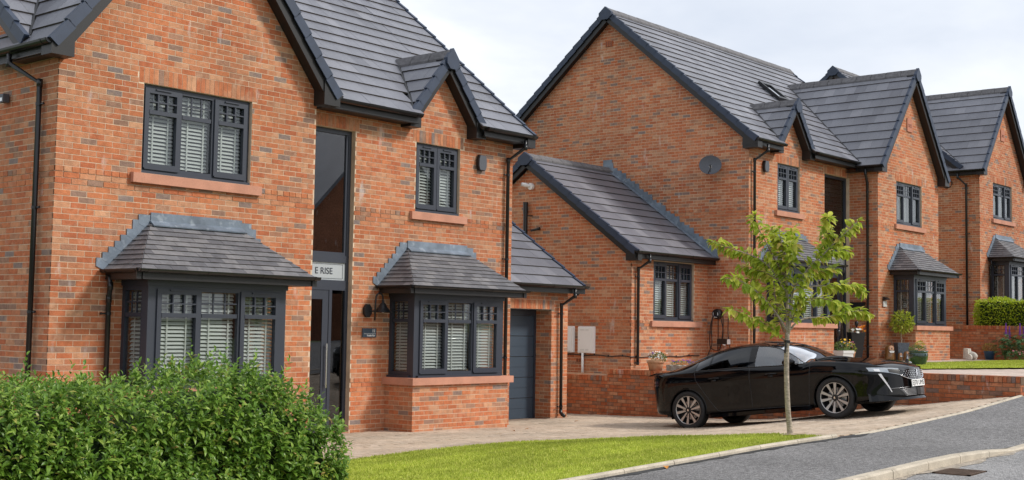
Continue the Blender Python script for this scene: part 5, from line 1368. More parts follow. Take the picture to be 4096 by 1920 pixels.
leafmat('herb_leaf', [(0, (0.06,0.13,0.03)), (0.5, (0.12,0.21,0.05)), (1, (0.24,0.31,0.10))], 0.3)
leafmat('lupin_leaf', [(0, (0.02,0.07,0.02)), (0.5, (0.05,0.14,0.035)), (1, (0.16,0.28,0.12))], 0.25)
leafmat('dry_leaf', [(0, (0.18,0.10,0.03)), (0.5, (0.34,0.24,0.06)), (1, (0.40,0.34,0.10))], 0.3)
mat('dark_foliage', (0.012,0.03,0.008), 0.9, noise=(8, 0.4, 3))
mat('bark', (0.36,0.30,0.235), 0.85, noise=[(30, 0.35, 4, (1,1,2.2)), (9, 0.22, 3, (1,1,2.5))], bump=(40, 0.6, 4))
mat('twig', (0.24,0.17,0.12), 0.8, noise=(30, 0.2, 3))
FLOWERS = {'white': (0.85,0.85,0.80), 'purple': (0.20,0.05,0.42), 'yellow': (0.85,0.50,0.02), 'orange': (0.80,0.25,0.01), 'red': (0.18,0.01,0.02), 'pink': (0.70,0.20,0.28), 'violet': (0.12,0.04,0.30), 'lilac': (0.42,0.34,0.55)}
for k, c in FLOWERS.items(): mat('flower_'+k, c, 0.6, transl=0.2)
def leaf_pts(L_, W_, droop=0.25, fold=0.18):
    """leaf outline grid in its own frame: x along, y across, z up; returns verts, faces"""
    st = [(0.0,0.0), (0.18,0.62), (0.42,1.0), (0.68,0.80), (0.88,0.34), (1.0,0.0)]
    V = []; F = []
    for t, w in st:
        z = -droop*L_*t*t; x = t*L_*(1-0.12*t*droop*3)
        V.append((x, -W_*w/2, z+fold*W_*w/2)); V.append((x, 0, z)); V.append((x, W_*w/2, z+fold*W_*w/2))
    for i in range(len(st)-1):
        a = i*3
        F.append((a, a+1, a+4, a+3)); F.append((a+1, a+2, a+5, a+4))
    return V, F
LEAF_SIMPLE = ([(0,0,0), (0.5,-0.5,0.05), (1,0,-0.15), (0.5,0.5,0.05)], [(0,1,2,3)])
def frame_from(d, upish, rollv=0.0):
    d = Vector(d).normalized(); u = Vector(upish); u = (u-d*u.dot(d)); u = u.normalized() if u.length > 1e-5 else d.orthogonal().normalized()
    s = u.cross(d)
    if rollv: u, s = u*math.cos(rollv)+s*math.sin(rollv), s*math.cos(rollv)-u*math.sin(rollv)
    return d, s, u
def add_leaf(mb, P, d, up, L_, W_, tone, tpl, rollv=0.0):
    d, s, u = frame_from(d, up, rollv); V, F = tpl; n = len(mb.v)
    for x, y, z in V: p = P + d*(x*L_) + s*(y*W_) + u*(z*L_); mb.v.append((p.x, p.y, p.z))
    for f in F: mb.f.append(tuple(n+i for i in f)); mb.tone.append(tone); mb.mi.append(0)
TPL = {}
for dr in (0.15, 0.35, 0.6):
    V, F = leaf_pts(1.0, 1.0, dr); TPL[dr] = (V, F)
def leaf_objects(leaves, parent, matname, limit=300, stuff_name='foliage', shape=None):
    """leaves: list of (P, d, up, L, W, roll, droop). The largest in the photo become single leaves."""
    sc = []
    for lf in leaves:
        q = proj(lf[0]); s = -1
        if q and 0 < q[0] < 4096 and 0 < q[1] < 1915: s = lf[3]/q[2]*(1+0.6*max(0, frame_from(lf[1], lf[2], lf[5])[2].dot((CAM-lf[0]).normalized())))
        sc.append(s)
    order = sorted(range(len(leaves)), key=lambda i: -sc[i]); mb = MB()
    for r, i in enumerate(order):
        P, d, up, L_, W_, rl, dr = leaves[i]; tpl = TPL[dr] if dr else LEAF_SIMPLE
        if r < limit and sc[i] > 0:
            def fn(m, tpl=tpl): m.v += list(tpl[0]); m.f += list(tpl[1]); m.tone += [.5]*len(tpl[1]); m.mi += [0]*len(tpl[1])
            me = unit_mesh('leaf_%s_%s' % (matname, dr), fn, [matname+'_single'])
            D, S, Uu = frame_from(d, up, rl); inst('leaf', me, frame_matrix(P, D*L_, S*W_, Uu*L_), parent)
        else: add_leaf(mb, P, d, up, L_, W_, RND.random(), tpl, rl)
    if mb.v: tag(mb.build(stuff_name, matname, parent, tone=True, smooth=False), kind='stuff')

# ---- young cherry tree at the lawn's tip
TB = Vector((15.75, 8.42, gz(15.75, 8.42))); TD = (TB-CAM).dot(CF)
def tp(px, py, dd=0.0): return CAM + ray(px, py)*(TD+dd)
tree = empty('cherry_tree', TB, 'slim young cherry tree with drooping bright leaves at the tip of the front lawn', 'tree')
def smooth_path(pts, n=5):
    out = []
    for i in range(len(pts)-1):
        p0 = pts[max(i-1, 0)]; p1 = pts[i]; p2 = pts[i+1]; p3 = pts[min(i+2, len(pts)-1)]
        for k in range(n):
            t = k/n; out.append(0.5*((2*p1)+(p2-p0)*t+(2*p0-5*p1+4*p2-p3)*t*t+(3*p1-p0-3*p2+p3)*t**3))
    out.append(pts[-1]); return out
tr = smooth_path([TB+V3(0,0,-0.03)] + [tp(x, y) for x, y in ((3153,1655),(3148,1560),(3146,1480),(3147,1400),(3150,1330))])
mb = MB(); nT = len(tr); mb.tube(tr, [0.036+0.012*max(0, 1-i/4)-0.004*i/nT if i > 0 else 0.058 for i in range(nT)], 12); trunk = mb.build('trunk', 'bark', tree, smooth=True)
BR_ = [  # (points px, depth drift, start radius)
 ([(3150,1335),(3149,1238),(3147,1151),(3141,1091),(3132,1012),(3122,955),(3118,915)], 0.05, 0.026),
 ([(3152,1335),(3157,1318),(3166,1214),(3173,1151),(3195,1128),(3243,1063),(3287,1024),(3346,964),(3395,920),(3430,885)], -0.35, 0.022),
 ([(3264,1045),(3290,985),(3303,930),(3308,885),(3312,872)], -0.45, 0.010),
 ([(3172,1165),(3203,1155),(3259,1145),(3318,1143),(3374,1139),(3430,1150),(3450,1170)], 0.45, 0.014),
 ([(3168,1228),(3203,1210),(3243,1196),(3295,1194),(3358,1218),(3375,1232)], -0.5, 0.011),
 ([(3158,1322),(3187,1290),(3231,1272),(3310,1268),(3374,1252),(3446,1244),(3475,1262)], 0.35, 0.015),
 ([(3146,1322),(3120,1275),(3080,1222),(3040,1180),(3000,1145),(2955,1122),(2903,1113)], -0.4, 0.017),
 ([(3147,1172),(3110,1110),(3072,1062),(3010,1024),(2950,1003),(2895,985),(2847,965)], 0.4, 0.015),
 ([(3143,1112),(3105,1050),(3072,985),(3045,935),(3025,890),(3018,862)], -0.1, 0.011),
 ([(3138,1362),(3105,1330),(3060,1296),(3010,1274),(2960,1250),(2915,1240)], -0.3, 0.012),
 ([(3138,1330),(3112,1262),(3102,1190),(3090,1120),(3060,1080),(3020,1070)], 0.5, 0.012),
 ([(3110,1120),(3060,1090),(3000,1075),(2960,1065)], 0.3, 0.008),
 ([(3135,1025),(3150,980),(3165,945),(3172,918)], 0.3, 0.007),
 ([(3200,1120),(3260,1090),(3310,1080),(3345,1075)], 0.2, 0.008),
 ([(3128,985),(3100,940),(3080,912)], 0.4, 0.007),
 ([(3160,1300),(3185,1235),(3200,1185),(3215,1150)], -0.3, 0.009),
 ([(3141,1091),(3165,1040),(3178,1000),(3180,960)], -0.4, 0.008),
 ([(3287,1024),(3340,1010),(3370,1000),(3395,1010)], 0.2, 0.008),
 ([(3060,1210),(3030,1165),(3010,1130),(3000,1095)], 0.3, 0.007),
]
leaves = []
rr = random.Random(21)
for bi_, (pp, drift, r0) in enumerate(BR_):
    n = len(pp); pts = [tp(x, y, drift*(i/(n-1))**1.2) for i, (x, y) in enumerate(pp)]; sp = smooth_path(pts, 6); m = len(sp)
    mb = MB(); mb.tube(sp, [r0*(1-0.80*i/(m-1)) for i in range(m)], 7); mb.build('branch', 'bark' if r0 > 0.012 else 'twig', tree, smooth=True)
    Ls = sum((sp[i+1]-sp[i]).length for i in range(m-1)); s = 0; start = 0.33 if r0 > 0.012 else 0.12
    step = 0.0175; nxt = start*Ls
    for i in range(m-1):
        seg = sp[i+1]-sp[i]; l = seg.length; dirn = seg.normalized()
        while nxt < s+l:
            P = sp[i]+seg*((nxt-s)/l); nxt += step*rr.uniform(0.7, 1.4)
            for _ in range(rr.choice((2, 2, 3))):
                side = Vector((rr.gauss(0,1), rr.gauss(0,1), rr.gauss(0,0.5))); side = (side-dirn*side.dot(dirn)).normalized()
                d = (dirn*0.45+side*0.75+V3(0,0,-0.35+rr.uniform(-.25,.25))).normalized(); L_ = rr.uniform(0.10, 0.16)
                leaves.append((P+side*0.012, d, V3(rr.uniform(-.35,.35), rr.uniform(-.35,.35), 1), L_, L_*rr.uniform(0.40, 0.52), rr.uniform(-.5,.5), rr.choice((0.15,0.35,0.35,0.6))))
        s += l
    for k in range(5):
        d = (dirn+Vector((rr.gauss(0,.5), rr.gauss(0,.5), rr.gauss(-.2,.4)))).normalized(); leaves.append((sp[-1], d, V3(0,0,1), rr.uniform(.08,.12), rr.uniform(.036,.052), rr.uniform(-.5,.5), 0.35))
leaf_objects(leaves, tree, 'cherry_leaf', 300)
mb = MB(); tt = tp(3149,1366); mb.tube([tt+V3(0,0,-0.018), tt+V3(0,0,0.018)], 0.042, 12); tie = mb.build('tree_tie', 'black_plastic', tree)
mb = MB(); t1 = tp(3146,1372,-0.06); mb.hexa([t1+CR*-0.02, t1+CR*0.004, t1+CR*-0.01+V3(0,0,-0.14)+CF*0.01, t1+CR*-0.035+V3(0,0,-0.13)+CF*0.01, t1+CR*-0.02-CF*0.004, t1+CR*0.004-CF*0.004, t1+CR*-0.01+V3(0,0,-0.14), t1+CR*-0.035+V3(0,0,-0.13)]); mb.build('tie_end', 'black_plastic', tree)

# ---- tall leafy hedge in front of the nearest house
def htop(x, y):
    base = 0.97 + 0.12*math.sin(x*1.7+0.4) + 0.06*math.sin(x*4.3+y*2.0) + 0.05*math.sin(y*5.1+x)
    base -= 0.60*max(0, (x-7.75)/1.0)**1.5
    return base
hd = empty('hedge', (6.5, 10.2, gz(6.5, 10.2)), 'wide dense leafy green hedge in front of the nearest house, lower left', 'hedge')
HX0, HX1, HY0, HY1 = 3.6, 8.7, 9.55, 10.9
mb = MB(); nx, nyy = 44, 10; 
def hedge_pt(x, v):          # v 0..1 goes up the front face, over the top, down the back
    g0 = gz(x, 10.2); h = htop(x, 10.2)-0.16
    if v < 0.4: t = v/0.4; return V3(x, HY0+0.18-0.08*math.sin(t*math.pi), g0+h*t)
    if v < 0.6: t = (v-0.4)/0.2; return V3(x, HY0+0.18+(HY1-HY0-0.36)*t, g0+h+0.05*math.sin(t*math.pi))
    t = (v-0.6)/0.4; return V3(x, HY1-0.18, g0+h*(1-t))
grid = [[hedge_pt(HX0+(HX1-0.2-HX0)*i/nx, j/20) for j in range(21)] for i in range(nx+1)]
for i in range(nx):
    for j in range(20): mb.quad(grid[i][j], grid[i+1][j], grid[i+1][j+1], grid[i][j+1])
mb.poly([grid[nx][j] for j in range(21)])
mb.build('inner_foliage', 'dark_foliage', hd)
hl = []; rh = random.Random(5)
for k in range(2600):
    x = rh.uniform(HX0, HX1); v = rh.random(); g0 = gz(x, 10.2); h = htop(x, 10.2)
    if x > 8.2 and rh.random() < 0.35: y = rh.uniform(HY0+0.1, HY1); z = rh.uniform(0.05, h); out = V3(1.0, -0.4, 0.2); P = V3(HX1+rh.uniform(-.2,.08)-0.45*(z/h)**2*0.5, y, g0+z)
    elif v < 0.62: z = h*rh.uniform(0.02, 1.0); P = V3(x, HY0+rh.uniform(-.05,.12)-0.05*math.sin(z*7+x*3), g0+z); out = V3(rh.uniform(-.5,.4), -1, 0.35)
    else: P = V3(x, rh.uniform(HY0, HY1), g0+h+rh.uniform(-.10,.08)); out = V3(rh.uniform(-.4,.4), -0.3, 1)
    up = (out.normalized()*0.55+V3(rh.uniform(-.25,.25), rh.uniform(-.25,.1), 0.9)).normalized(); ln = rh.uniform(0.08, 0.17)
    if rh.random() < 0.07 and v >= 0.62: ln *= 1.9
    nl = rh.randint(7, 11)
    for i in range(nl):
        t = i/(nl-1); a = i*2.4+rh.uniform(-.4,.4); D, S, Uu = frame_from(up, V3(1,0,0.3))
        rad = (S*math.cos(a)+Uu*math.sin(a)); d = (rad*(0.95-0.55*t)+up*(0.15+0.75*t)).normalized(); L_ = rh.uniform(0.066, 0.10)*(1.05-0.35*t)
        hl.append((P+up*(ln*t), d, up, L_, L_*0.42, rh.uniform(-.3,.3), rh.choice((0.15, 0.35, 0.6))))
leaf_objects(hl, hd, 'hedge_leaf', 300)
mb = MB()
for k in range(60):
    x = rh.uniform(HX0, HX1-0.2); y = rh.uniform(HY0+.2, HY1-.2); g0 = gz(x, y); mb.tube([(x,y,g0-0.05), (x+rh.uniform(-.1,.1), y+rh.uniform(-.1,.1), g0+0.6), (x+rh.uniform(-.15,.15), y+rh.uniform(-.15,.15), g0+htop(x,y)-0.1)], [0.012,.009,.004], 5)
mb.build('stems', 'twig', hd)

def bush(parent, c, rx, ry, rz, n, L_, matname, limit=0, name='foliage', up=0.3, seed=1, shell=0.55, simple=True, w=0.5):
    r = random.Random(seed); lv = []; c = Vector(c)
    for k in range(n):
        d = Vector((r.gauss(0,1), r.gauss(0,1), r.gauss(0,1))).normalized(); q = shell+(1-shell)*r.random()**0.5
        P = c + Vector((d.x*rx*q, d.y*ry*q, d.z*rz*q)); dd = (d*0.8+Vector((r.gauss(0,.4), r.gauss(0,.4), up+r.gauss(0,.3)))).normalized(); l = L_*r.uniform(.7, 1.3)
        lv.append((P, dd, V3(r.gauss(0,.4), r.gauss(0,.4), 1), l, l*w, r.uniform(-.6,.6), None if simple else 0.35))
    leaf_objects(lv, parent, matname, limit, name)
def flowers(parent, pts, colour, r=0.022, name='flower'):
    for i, P in enumerate(pts):
        P = Vector(P); mb = MB(); nrm = ((CAM-P).normalized()*0.5+V3(RND.uniform(-.4,.4), RND.uniform(-.4,.4), 0.6)).normalized(); a = nrm.orthogonal().normalized(); b_ = nrm.cross(a); rr_ = r*RND.uniform(.8, 1.2)
        for k in range(5):
            t0 = 2*math.pi*k/5; p0 = P+nrm*0.002; d0 = a*math.cos(t0-.55)+b_*math.sin(t0-.55); d1 = a*math.cos(t0)+b_*math.sin(t0); d2 = a*math.cos(t0+.55)+b_*math.sin(t0+.55)
            mb.quad(p0, P+d0*rr_*0.85+nrm*0.006, P+d1*rr_*1.15+nrm*0.004, P+d2*rr_*0.85+nrm*0.006)
        mb.build(name, 'flower_'+colour, parent)

# ---- clipped hedge on the far garden wall
fh = empty('clipped_hedge', (38.4, 11, 1.9), 'clipped bright yellow-green hedge on top of the garden wall at the right edge', 'hedge')
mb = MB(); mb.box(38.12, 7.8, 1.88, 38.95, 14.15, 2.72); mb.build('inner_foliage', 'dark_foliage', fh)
lv = []; r = random.Random(9)
for k in range(9000):
    y = r.uniform(7.8, 14.3); u = r.random(); bump_ = 0.06*math.sin(y*3.1)+0.04*math.sin(y*7.3)
    hz = 2.78+0.05*math.sin(y*2.3)+0.04*math.sin(y*6.1)-0.10*max(0, (y-13.7)/0.5)
    if u < 0.66: P = V3(38.08+bump_*0.6+r.uniform(-.05,.06), y, r.uniform(1.93, hz)); d = V3(-1, r.gauss(0,.6), r.gauss(0.3,.5))
    elif u < 0.94: P = V3(r.uniform(38.05, 39), y, hz+r.uniform(-.06,.06)); d = V3(r.gauss(-.3,.5), r.gauss(0,.5), 1)
    else: P = V3(r.uniform(38.1, 39), 14.25+r.uniform(-.06,.05), r.uniform(1.93, hz)); d = V3(-.4, 1, r.gauss(.3,.4))
    l = r.uniform(.05, .085); lv.append((P, d, V3(r.gauss(-.6,.5), r.gauss(0,.6), .8), l, l*0.62, r.uniform(-.8,.8), None))
leaf_objects(lv, fh, 'privet_leaf', 300)
# ================================================================== fittings on the walls (parts of their house or things of their own)
EXW = 23.765
def meter_box(y0, y1, z0, z1, label):
    m_ = empty('meter_box', (EXW, (y0+y1)/2, z0), label, 'meter box'); x = EXW-0.008; d = 0.065
    mb = MB(); mb.hexa([(x-d,y0,z0),(x,y0-0.02,z0),(x,y1+0.02,z0),(x-d,y1,z0),(x-d,y0,z1),(x,y0-0.02,z1+0.02),(x,y1+0.02,z1+0.02),(x-d,y1,z1)]); mb.build('cabinet', 'white_plastic', m_)
    mb = MB(); mb.box(x-d-0.014, y0+0.05, z0+0.025, x-d-0.002, y1-0.012, z1-0.025); dr = mb.build('cabinet_door', 'white_plastic', m_)
    mb = MB()
    for zz in (z1-0.075, z1-0.055, z0+0.06, z0+0.08):
        mb.box(x-d-0.017, y0+0.12, zz, x-d-0.0135, (y0+y1)/2-0.01, zz+0.006); mb.box(x-d-0.017, (y0+y1)/2+0.02, zz, x-d-0.0135, y1-0.08, zz+0.006)
    mb.build('vent_slot', 'pale_trim', dr)
    mb = MB(); mb.tube([(x-d-0.012, y1-0.05, (z0+z1)/2), (x-d-0.022, y1-0.05, (z0+z1)/2)], 0.012, 8); mb.build('latch', 'pale_trim', dr); return m_
meter_box(18.31, 18.76, 1.195, 1.785, 'white plastic meter box on the extension wall, half hidden by the garage corner')
mbx = meter_box(17.715, 18.155, 1.19, 1.785, 'white plastic meter box on the extension wall with a pipe below it')
mb = MB(); mb.tube([(EXW-0.06, 18.02, 1.19), (EXW-0.06, 18.02, 0.66)], 0.03, 10); tag(mb.build('conduit_pipe', 'white_plastic', smooth=True), 'white pipe running down from the meter box to the ground', 'pipe')
# cable clipped along the extension
c = empty('wall_cable', (EXW, 17.5, 1.14), 'black cable clipped along the foot of the extension wall', 'cable'); pts = [V3(EXW-0.022, y, 1.145+0.01*math.sin(y*9)-0.004*(18.6-y)) for y in lin(18.7, 16.72, 30)]+[V3(EXW-0.02, 16.68, 1.13)]+[V3(x, 16.68, 1.13+0.008*math.sin(x*8)+0.02*max(0, x-25.6)) for x in lin(23.85, 26.6, 30)]
mb = MB(); mb.tube(pts, 0.011, 6); mb.build('cable', 'black_plastic', c, smooth=True)
for p in pts[3::6]: mb = MB(); mb.tube([p+V3(0,0,-.014), p+V3(0,0,.03)], 0.014, 6); mb.build('clip', 'black_plastic', c)
def air_vent(H, ctr, U, N, w, h, label=None):
    U = Vector(U); N = Vector(N); ctr = Vector(ctr); mb = MB(); mb.obox(ctr-U*w/2-V3(0,0,h/2)+N*0.012, U*w, -N*0.03, V3(0,0,h)); v = mb.build('air_brick', 'terracotta_vent', H.root); mb = MB()
    for i in range(3):
        for j in range(5): p = ctr-U*w/2+U*(w*(i+0.14)/3)+V3(0,0,-h/2+h*(j+0.22)/5)+N*0.0125; mb.obox(p+N*0.003, U*(w*0.24), -N*0.003, V3(0,0,h*0.10))
    mb.build('vent_slot', 'ink', v)
air_vent(H2, (27.0-0.02, 19.757, 9.262), (0,-1,0), (-1,0,0), 0.22, 0.145); air_vent(H2, (EXW-0.006, 18.13, 1.02), (0,-1,0), (-1,0,0), 0.22, 0.075)
# flue and its elbow
f_ = empty('flue_pipe', (23.7, 19.77, 4.1), 'black vertical flue pipe on the extension gable wall', 'pipe')
mb = MB(); mb.tube([(23.66,19.77,3.75), (23.66,19.77,4.5)], 0.055, 12); mb.tube([(23.66,19.77,4.5), (23.66,19.77,4.74)], 0.062, 12); mb.tube([(23.66,19.77,4.74), (23.66,19.77,4.78)], 0.066, 12); mb.build('stack', 'black_plastic', f_, smooth=False)
mb = MB(); mb.tube([(23.70,19.62,4.09), (23.69,19.52,4.10), (23.69,19.38,4.12)], 0.028, 10); mb.tube([(23.69,19.40,4.12), (23.69,19.35,4.125)], 0.04, 10); mb.build('overflow', 'black_plastic', f_); mb = MB(); mb.tube([(23.66,19.77,4.45), (23.75,19.62,4.45)], 0.012, 6); mb.build('bracket', 'black_plastic', f_)
l_ = empty('security_lamp', (23.7, 19.69, 5.16), 'small round white security light under the extension gable', 'light')
mb = MB(); mb.tube([(23.75,19.66,5.16), (23.68,19.66,5.16)], [0.085, 0.08], 16); mb.build('base', 'cream_plastic' if 'cream_plastic' in MATS else 'white_plastic', l_, smooth=False)
mb = MB(); mb.tube([(23.68,19.68,5.17), (23.60,19.74,5.19), (23.53,19.79,5.205)], [0.045,0.055,0.048], 14); mb.build('lamp_head', 'white_plastic', l_); mb = MB(); mb.tube([(23.528,19.793,5.206), (23.52,19.80,5.208)], [0.04,0.04], 14); mb.build('lens', 'pale_trim', l_)
# satellite dish
sdh = empty('satellite_dish', (26.9, 16.45, 5.75), 'dark grey oval satellite dish on the big gable wall', 'dish')
N_ = Vector((-0.86, -0.45, 0.24)).normalized(); A_ = V3(0,0,1).cross(N_).normalized(); B_ = N_.cross(A_); cD = V3(26.72, 16.47, 5.765)
mat('dish_grey', (0.075,0.08,0.095), 0.5, noise=(30, 0.1, 2))
mb = MB(); rings_ = 7; nn = 32
for side, off in ((1, 0.0), (-1, -0.008)):
    b0 = len(mb.v)
    for i in range(rings_+1):
        q = i/rings_
        for k in range(nn): t = 2*math.pi*k/nn; p = cD + A_*(0.275*q*math.cos(t)) + B_*(0.245*q*math.sin(t)) + N_*(0.06*q*q+off); mb.v.append(tuple(p))
    for i in range(rings_):
        for k in range(nn): k2 = (k+1) % nn; f = (b0+i*nn+k, b0+i*nn+k2, b0+(i+1)*nn+k2, b0+(i+1)*nn+k); mb.f.append(f if side > 0 else f[::-1]); mb.tone.append(.5); mb.mi.append(0)
mb.build('reflector', 'dish_grey', sdh, smooth=True)
mb = MB(); s0 = cD - B_*0.22 + N_*0.03 - A_*0.05; s1 = cD - B_*0.17 + N_*0.30 + A_*0.02; mb.tube([s0, s1], 0.011, 6); mb.build('feed_arm', 'black_plastic', sdh)
mb = MB(); mb.tube([s1 - N_*0.02 + B_*0.05, s1 - N_*0.055 + B_*0.05], [0.034, 0.030], 12); mb.build('feed_horn', 'white_plastic', sdh); mb = MB(); mb.tube([s1+N_*0.03+B_*0.05, s1-N_*0.02+B_*0.05], 0.028, 12); mb.tube([s1+B_*0.05, s1-B_*0.10], 0.016, 8); mb.build('feed_body', 'black_plastic', sdh)
mb = MB(); mb.tube([cD-N_*0.01, V3(26.97, cD.y-0.02, cD.z-0.02)], 0.022, 8); mb.box(26.95, cD.y-0.08, cD.z-0.10, 26.985, cD.y+0.05, cD.z+0.06); mb.build('wall_bracket', 'dark_metal', sdh)
# alarm boxes
def alarm(x, y, z, label):
    a = empty('alarm_box', (x, y, z), label, 'alarm'); mb = MB(); w, h = 0.105, 0.14
    pf = [(-w*0.72,-h),( w*0.72,-h),(w,-h*0.45),(w*1.02,0),(w,h*0.45),(w*0.72,h),(-w*0.72,h),(-w,h*0.45),(-w*1.02,0),(-w,-h*0.45)]
    mb.prism([(x+a_, y, z+b_) for a_, b_ in pf], (0,-0.05,0)); mb.build('housing', 'dark_metal', a); mb = MB(); mb.prism([(x+a_*0.92, y-0.05, z+b_*0.94) for a_, b_ in pf], (0,-0.022,0)); mb.build('cover', 'dish_grey', a)
alarm(27.74, 15.55, 5.79, 'dark alarm box high on the middle house beside the downpipe'); alarm(17.06, 15.336, 4.70, 'dark alarm box high on the nearest house at its right end')
# EV charger with its cable
ev = empty('car_charger', (27, 16.37, 1.5), 'black wall charger for cars with looped cable on the gable wall', 'charger')
mb = MB(); cE = V3(26.96, 16.37, 2.158); mb.tube([cE, cE+V3(-0.10,0,0)], [0.128, 0.122], 24); mb.tube([cE+V3(-0.10,0,0), cE+V3(-0.135,0,0)], [0.122, 0.10], 24); mb.build('housing', 'black_plastic', ev)
mb = MB(); mb.box(26.80, 16.33, 2.14, 26.826, 16.41, 2.19); mb.build('display', 'ink', ev)
mb = MB(); mb.box(26.815, 16.43, 2.12, 26.83, 16.438, 2.19); mb.box(26.815, 16.302, 2.12, 26.83, 16.31, 2.19); mb.build('light_bar', 'lamp_white', ev)
for k in range(3): mb = MB(); mb.box(26.818, 16.345+k*0.028, 2.108, 26.824, 16.352+k*0.028, 2.115); mb.build('button', 'flower_violet', ev)
t_ = text_obj('Ohme', (26.821, 16.37, 2.078), (0,-1,0), (0,0,1), 0.036, 'white_plastic', None); set_parent(t_, ev)
mb = MB(); mb.obox((26.88, 16.36, 1.44), (0.09,0,0), (0,-0.30,0), (0,0,0.125)) if False else mb.box(26.88, 16.08, 1.43, 26.975, 16.36, 1.56); sk_ = mb.build('socket_box', 'black_plastic', ev); mb = MB(); mb.box(26.875, 16.045, 1.43, 26.975, 16.075, 1.55); mb.build('socket_cover', 'white_plastic', ev); mb = MB(); mb.tube([(26.9,16.2,1.42), (26.9,16.14,1.41)], 0.02, 8); mb.build('cable_gland', 'white_plastic', ev)
def cable(pts, r=0.010): mb = MB(); mb.tube(smooth_path([Vector(p) for p in pts], 6), r, 6); mb.build('charging_cable', 'black_plastic', ev, smooth=True)
cable([(26.93,16.49,2.17), (26.92,16.56,1.9), (26.94,16.60,1.6), (26.94,16.58,1.35), (26.92,16.42,1.28), (26.93,16.30,1.33), (26.94,16.24,1.7), (26.93,16.22,2.0), (26.92,16.24,2.2)])
cable([(26.93,16.50,2.15), (26.93,16.55,1.8), (26.93,16.53,1.45), (26.93,16.60,1.25), (26.93,16.72,1.0), (26.92,16.68,0.95)]); cable([(26.93,16.36,2.04), (26.95,16.37,1.6), (26.94,16.37,1.3), (26.93,16.32,1.2)])
cable([(26.93,16.28,2.05), (26.93,16.22,1.7), (26.92,16.30,1.3), (26.93,16.29,1.05)]); cable([(26.94,16.08,2.1), (26.94,16.09,1.7), (26.94,16.04,1.35)])
# wall lantern and number plaque of the nearest house
YL = 15.356
wl = empty('wall_lantern', (14.43, YL, 1.9), 'swan-neck wall lantern with bell shade beside the front door', 'light')
mb = MB(); mb.prism([(14.36+0.09*math.cos(2*math.pi*k/8+.39), YL-0.012, 1.985+0.115*math.sin(2*math.pi*k/8+.39)) for k in range(8)], (0,-0.045,0)); mb.build('back_plate', 'dark_metal', wl)
q_ = [V3(14.43,YL-0.14,1.83), V3(14.435,YL-0.14,2.10), V3(14.445,YL-0.14,2.19)]+[V3(14.525-0.08*math.cos(t), YL-0.14, 2.19+0.085*math.sin(t)) for t in [0.3+i*2.5/8 for i in range(9)]]+[V3(14.605,YL-0.14,2.13)]
mb = MB(); mb.tube(q_, 0.014, 8); mb.tube([(14.43,YL-0.14,1.98), (14.38,YL-0.03,1.98)], 0.012, 6); mb.build('neck', 'dark_metal', wl, smooth=True)
mb = MB(); mb.lathe((14.605, YL-0.14, 1.96), [(0.155,0.0),(0.135,0.022),(0.10,0.055),(0.065,0.10),(0.05,0.14),(0.035,0.155),(0.022,0.165),(0.022,0.20)], 20); mb.build('shade', 'dark_metal', wl, smooth=True); mb = MB(); mb.lathe((14.605, YL-0.14, 1.955), [(0.001,0.0),(0.035,0.01),(0.045,0.04),(0.03,0.08)], 12); mb.build('bulb', 'white_plastic', wl, smooth=True)
pq = empty('house_plaque', (14.42, YL, 1.55), 'slate-grey house number plaque reading 11 beside the front door', 'sign')
mb = MB(); mb.box(14.27, YL-0.032, 1.553, 14.575, YL-0.018, 1.70); mb.build('plate', 'garage_blue', pq)
for txt, x, z, s_ in (('11', 14.515, 1.658, 0.075), ('Keekle Rise', 14.455, 1.582, 0.038)): set_parent(text_obj(txt, (x, YL-0.0335, z), (1,0,0), (0,0,1), s_, 'white_plastic', None), pq)
mb = MB(); mb.box(14.30, YL-0.035, 1.608, 14.56, YL-0.0325, 1.612); mb.build('rule', 'white_plastic', pq)
# plaque 15 with its solar lamp, letter box, sensor, cable coil
p15 = empty('house_plaque', (32.77, 14.74, 2.4), 'pale number plaque reading 15 under a small solar lamp', 'sign'); w_ = at_y(3537, 1214, 14.74)
mb = MB(); mb.box(w_.x-0.105, 14.712, w_.z-0.085, w_.x+0.11, 14.73, w_.z+0.065); mb.build('plate', 'pale_trim', p15); set_parent(text_obj('15', (w_.x+0.05, 14.7105, w_.z+0.01), (1,0,0), (0,0,1), 0.105, 'ink', None), p15)
mb = MB(); mb.hexa([(w_.x-0.105,14.62,w_.z+0.11),(w_.x+0.11,14.62,w_.z+0.11),(w_.x+0.11,14.73,w_.z+0.09),(w_.x-0.105,14.73,w_.z+0.09),(w_.x-0.105,14.62,w_.z+0.125),(w_.x+0.11,14.62,w_.z+0.125),(w_.x+0.11,14.73,w_.z+0.185),(w_.x-0.105,14.73,w_.z+0.185)]); mb.build('solar_lamp', 'dark_metal', p15)
lbp = at_x(3433, 1230, 32.40); lbx = empty('letter_box', (32.4, lbp.y, lbp.z), 'square black letter box on the brick side of the porch', 'letter box')
mb = MB(); mb.box(32.30, lbp.y-0.20, lbp.z-0.13, 32.402, lbp.y+0.17, lbp.z+0.13); mb.build('box', 'dark_metal', lbx); mb = MB(); mb.box(32.285, lbp.y-0.215, lbp.z+0.10, 32.402, lbp.y+0.185, lbp.z+0.14); mb.build('lid', 'black_plastic', lbx)
sn = empty('wall_sensor', (8.3, 15.74, 4.6), 'small dark sensor box on the side wall at the left edge', 'sensor'); mb = MB(); mb.box(8.19, 15.69, 4.56, 8.275, 15.80, 4.67); mb.build('housing', 'dish_grey', sn); mb = MB(); mb.box(8.185, 15.71, 4.575, 8.19, 15.78, 4.62); mb.build('lens', 'lamp_white', sn)
co = at_x(3787, 735, 40.83); ck = empty('cable_coil', (40.85, co.y, co.z), 'thin black cable coiled in a loop under the far eaves', 'cable'); mb = MB()
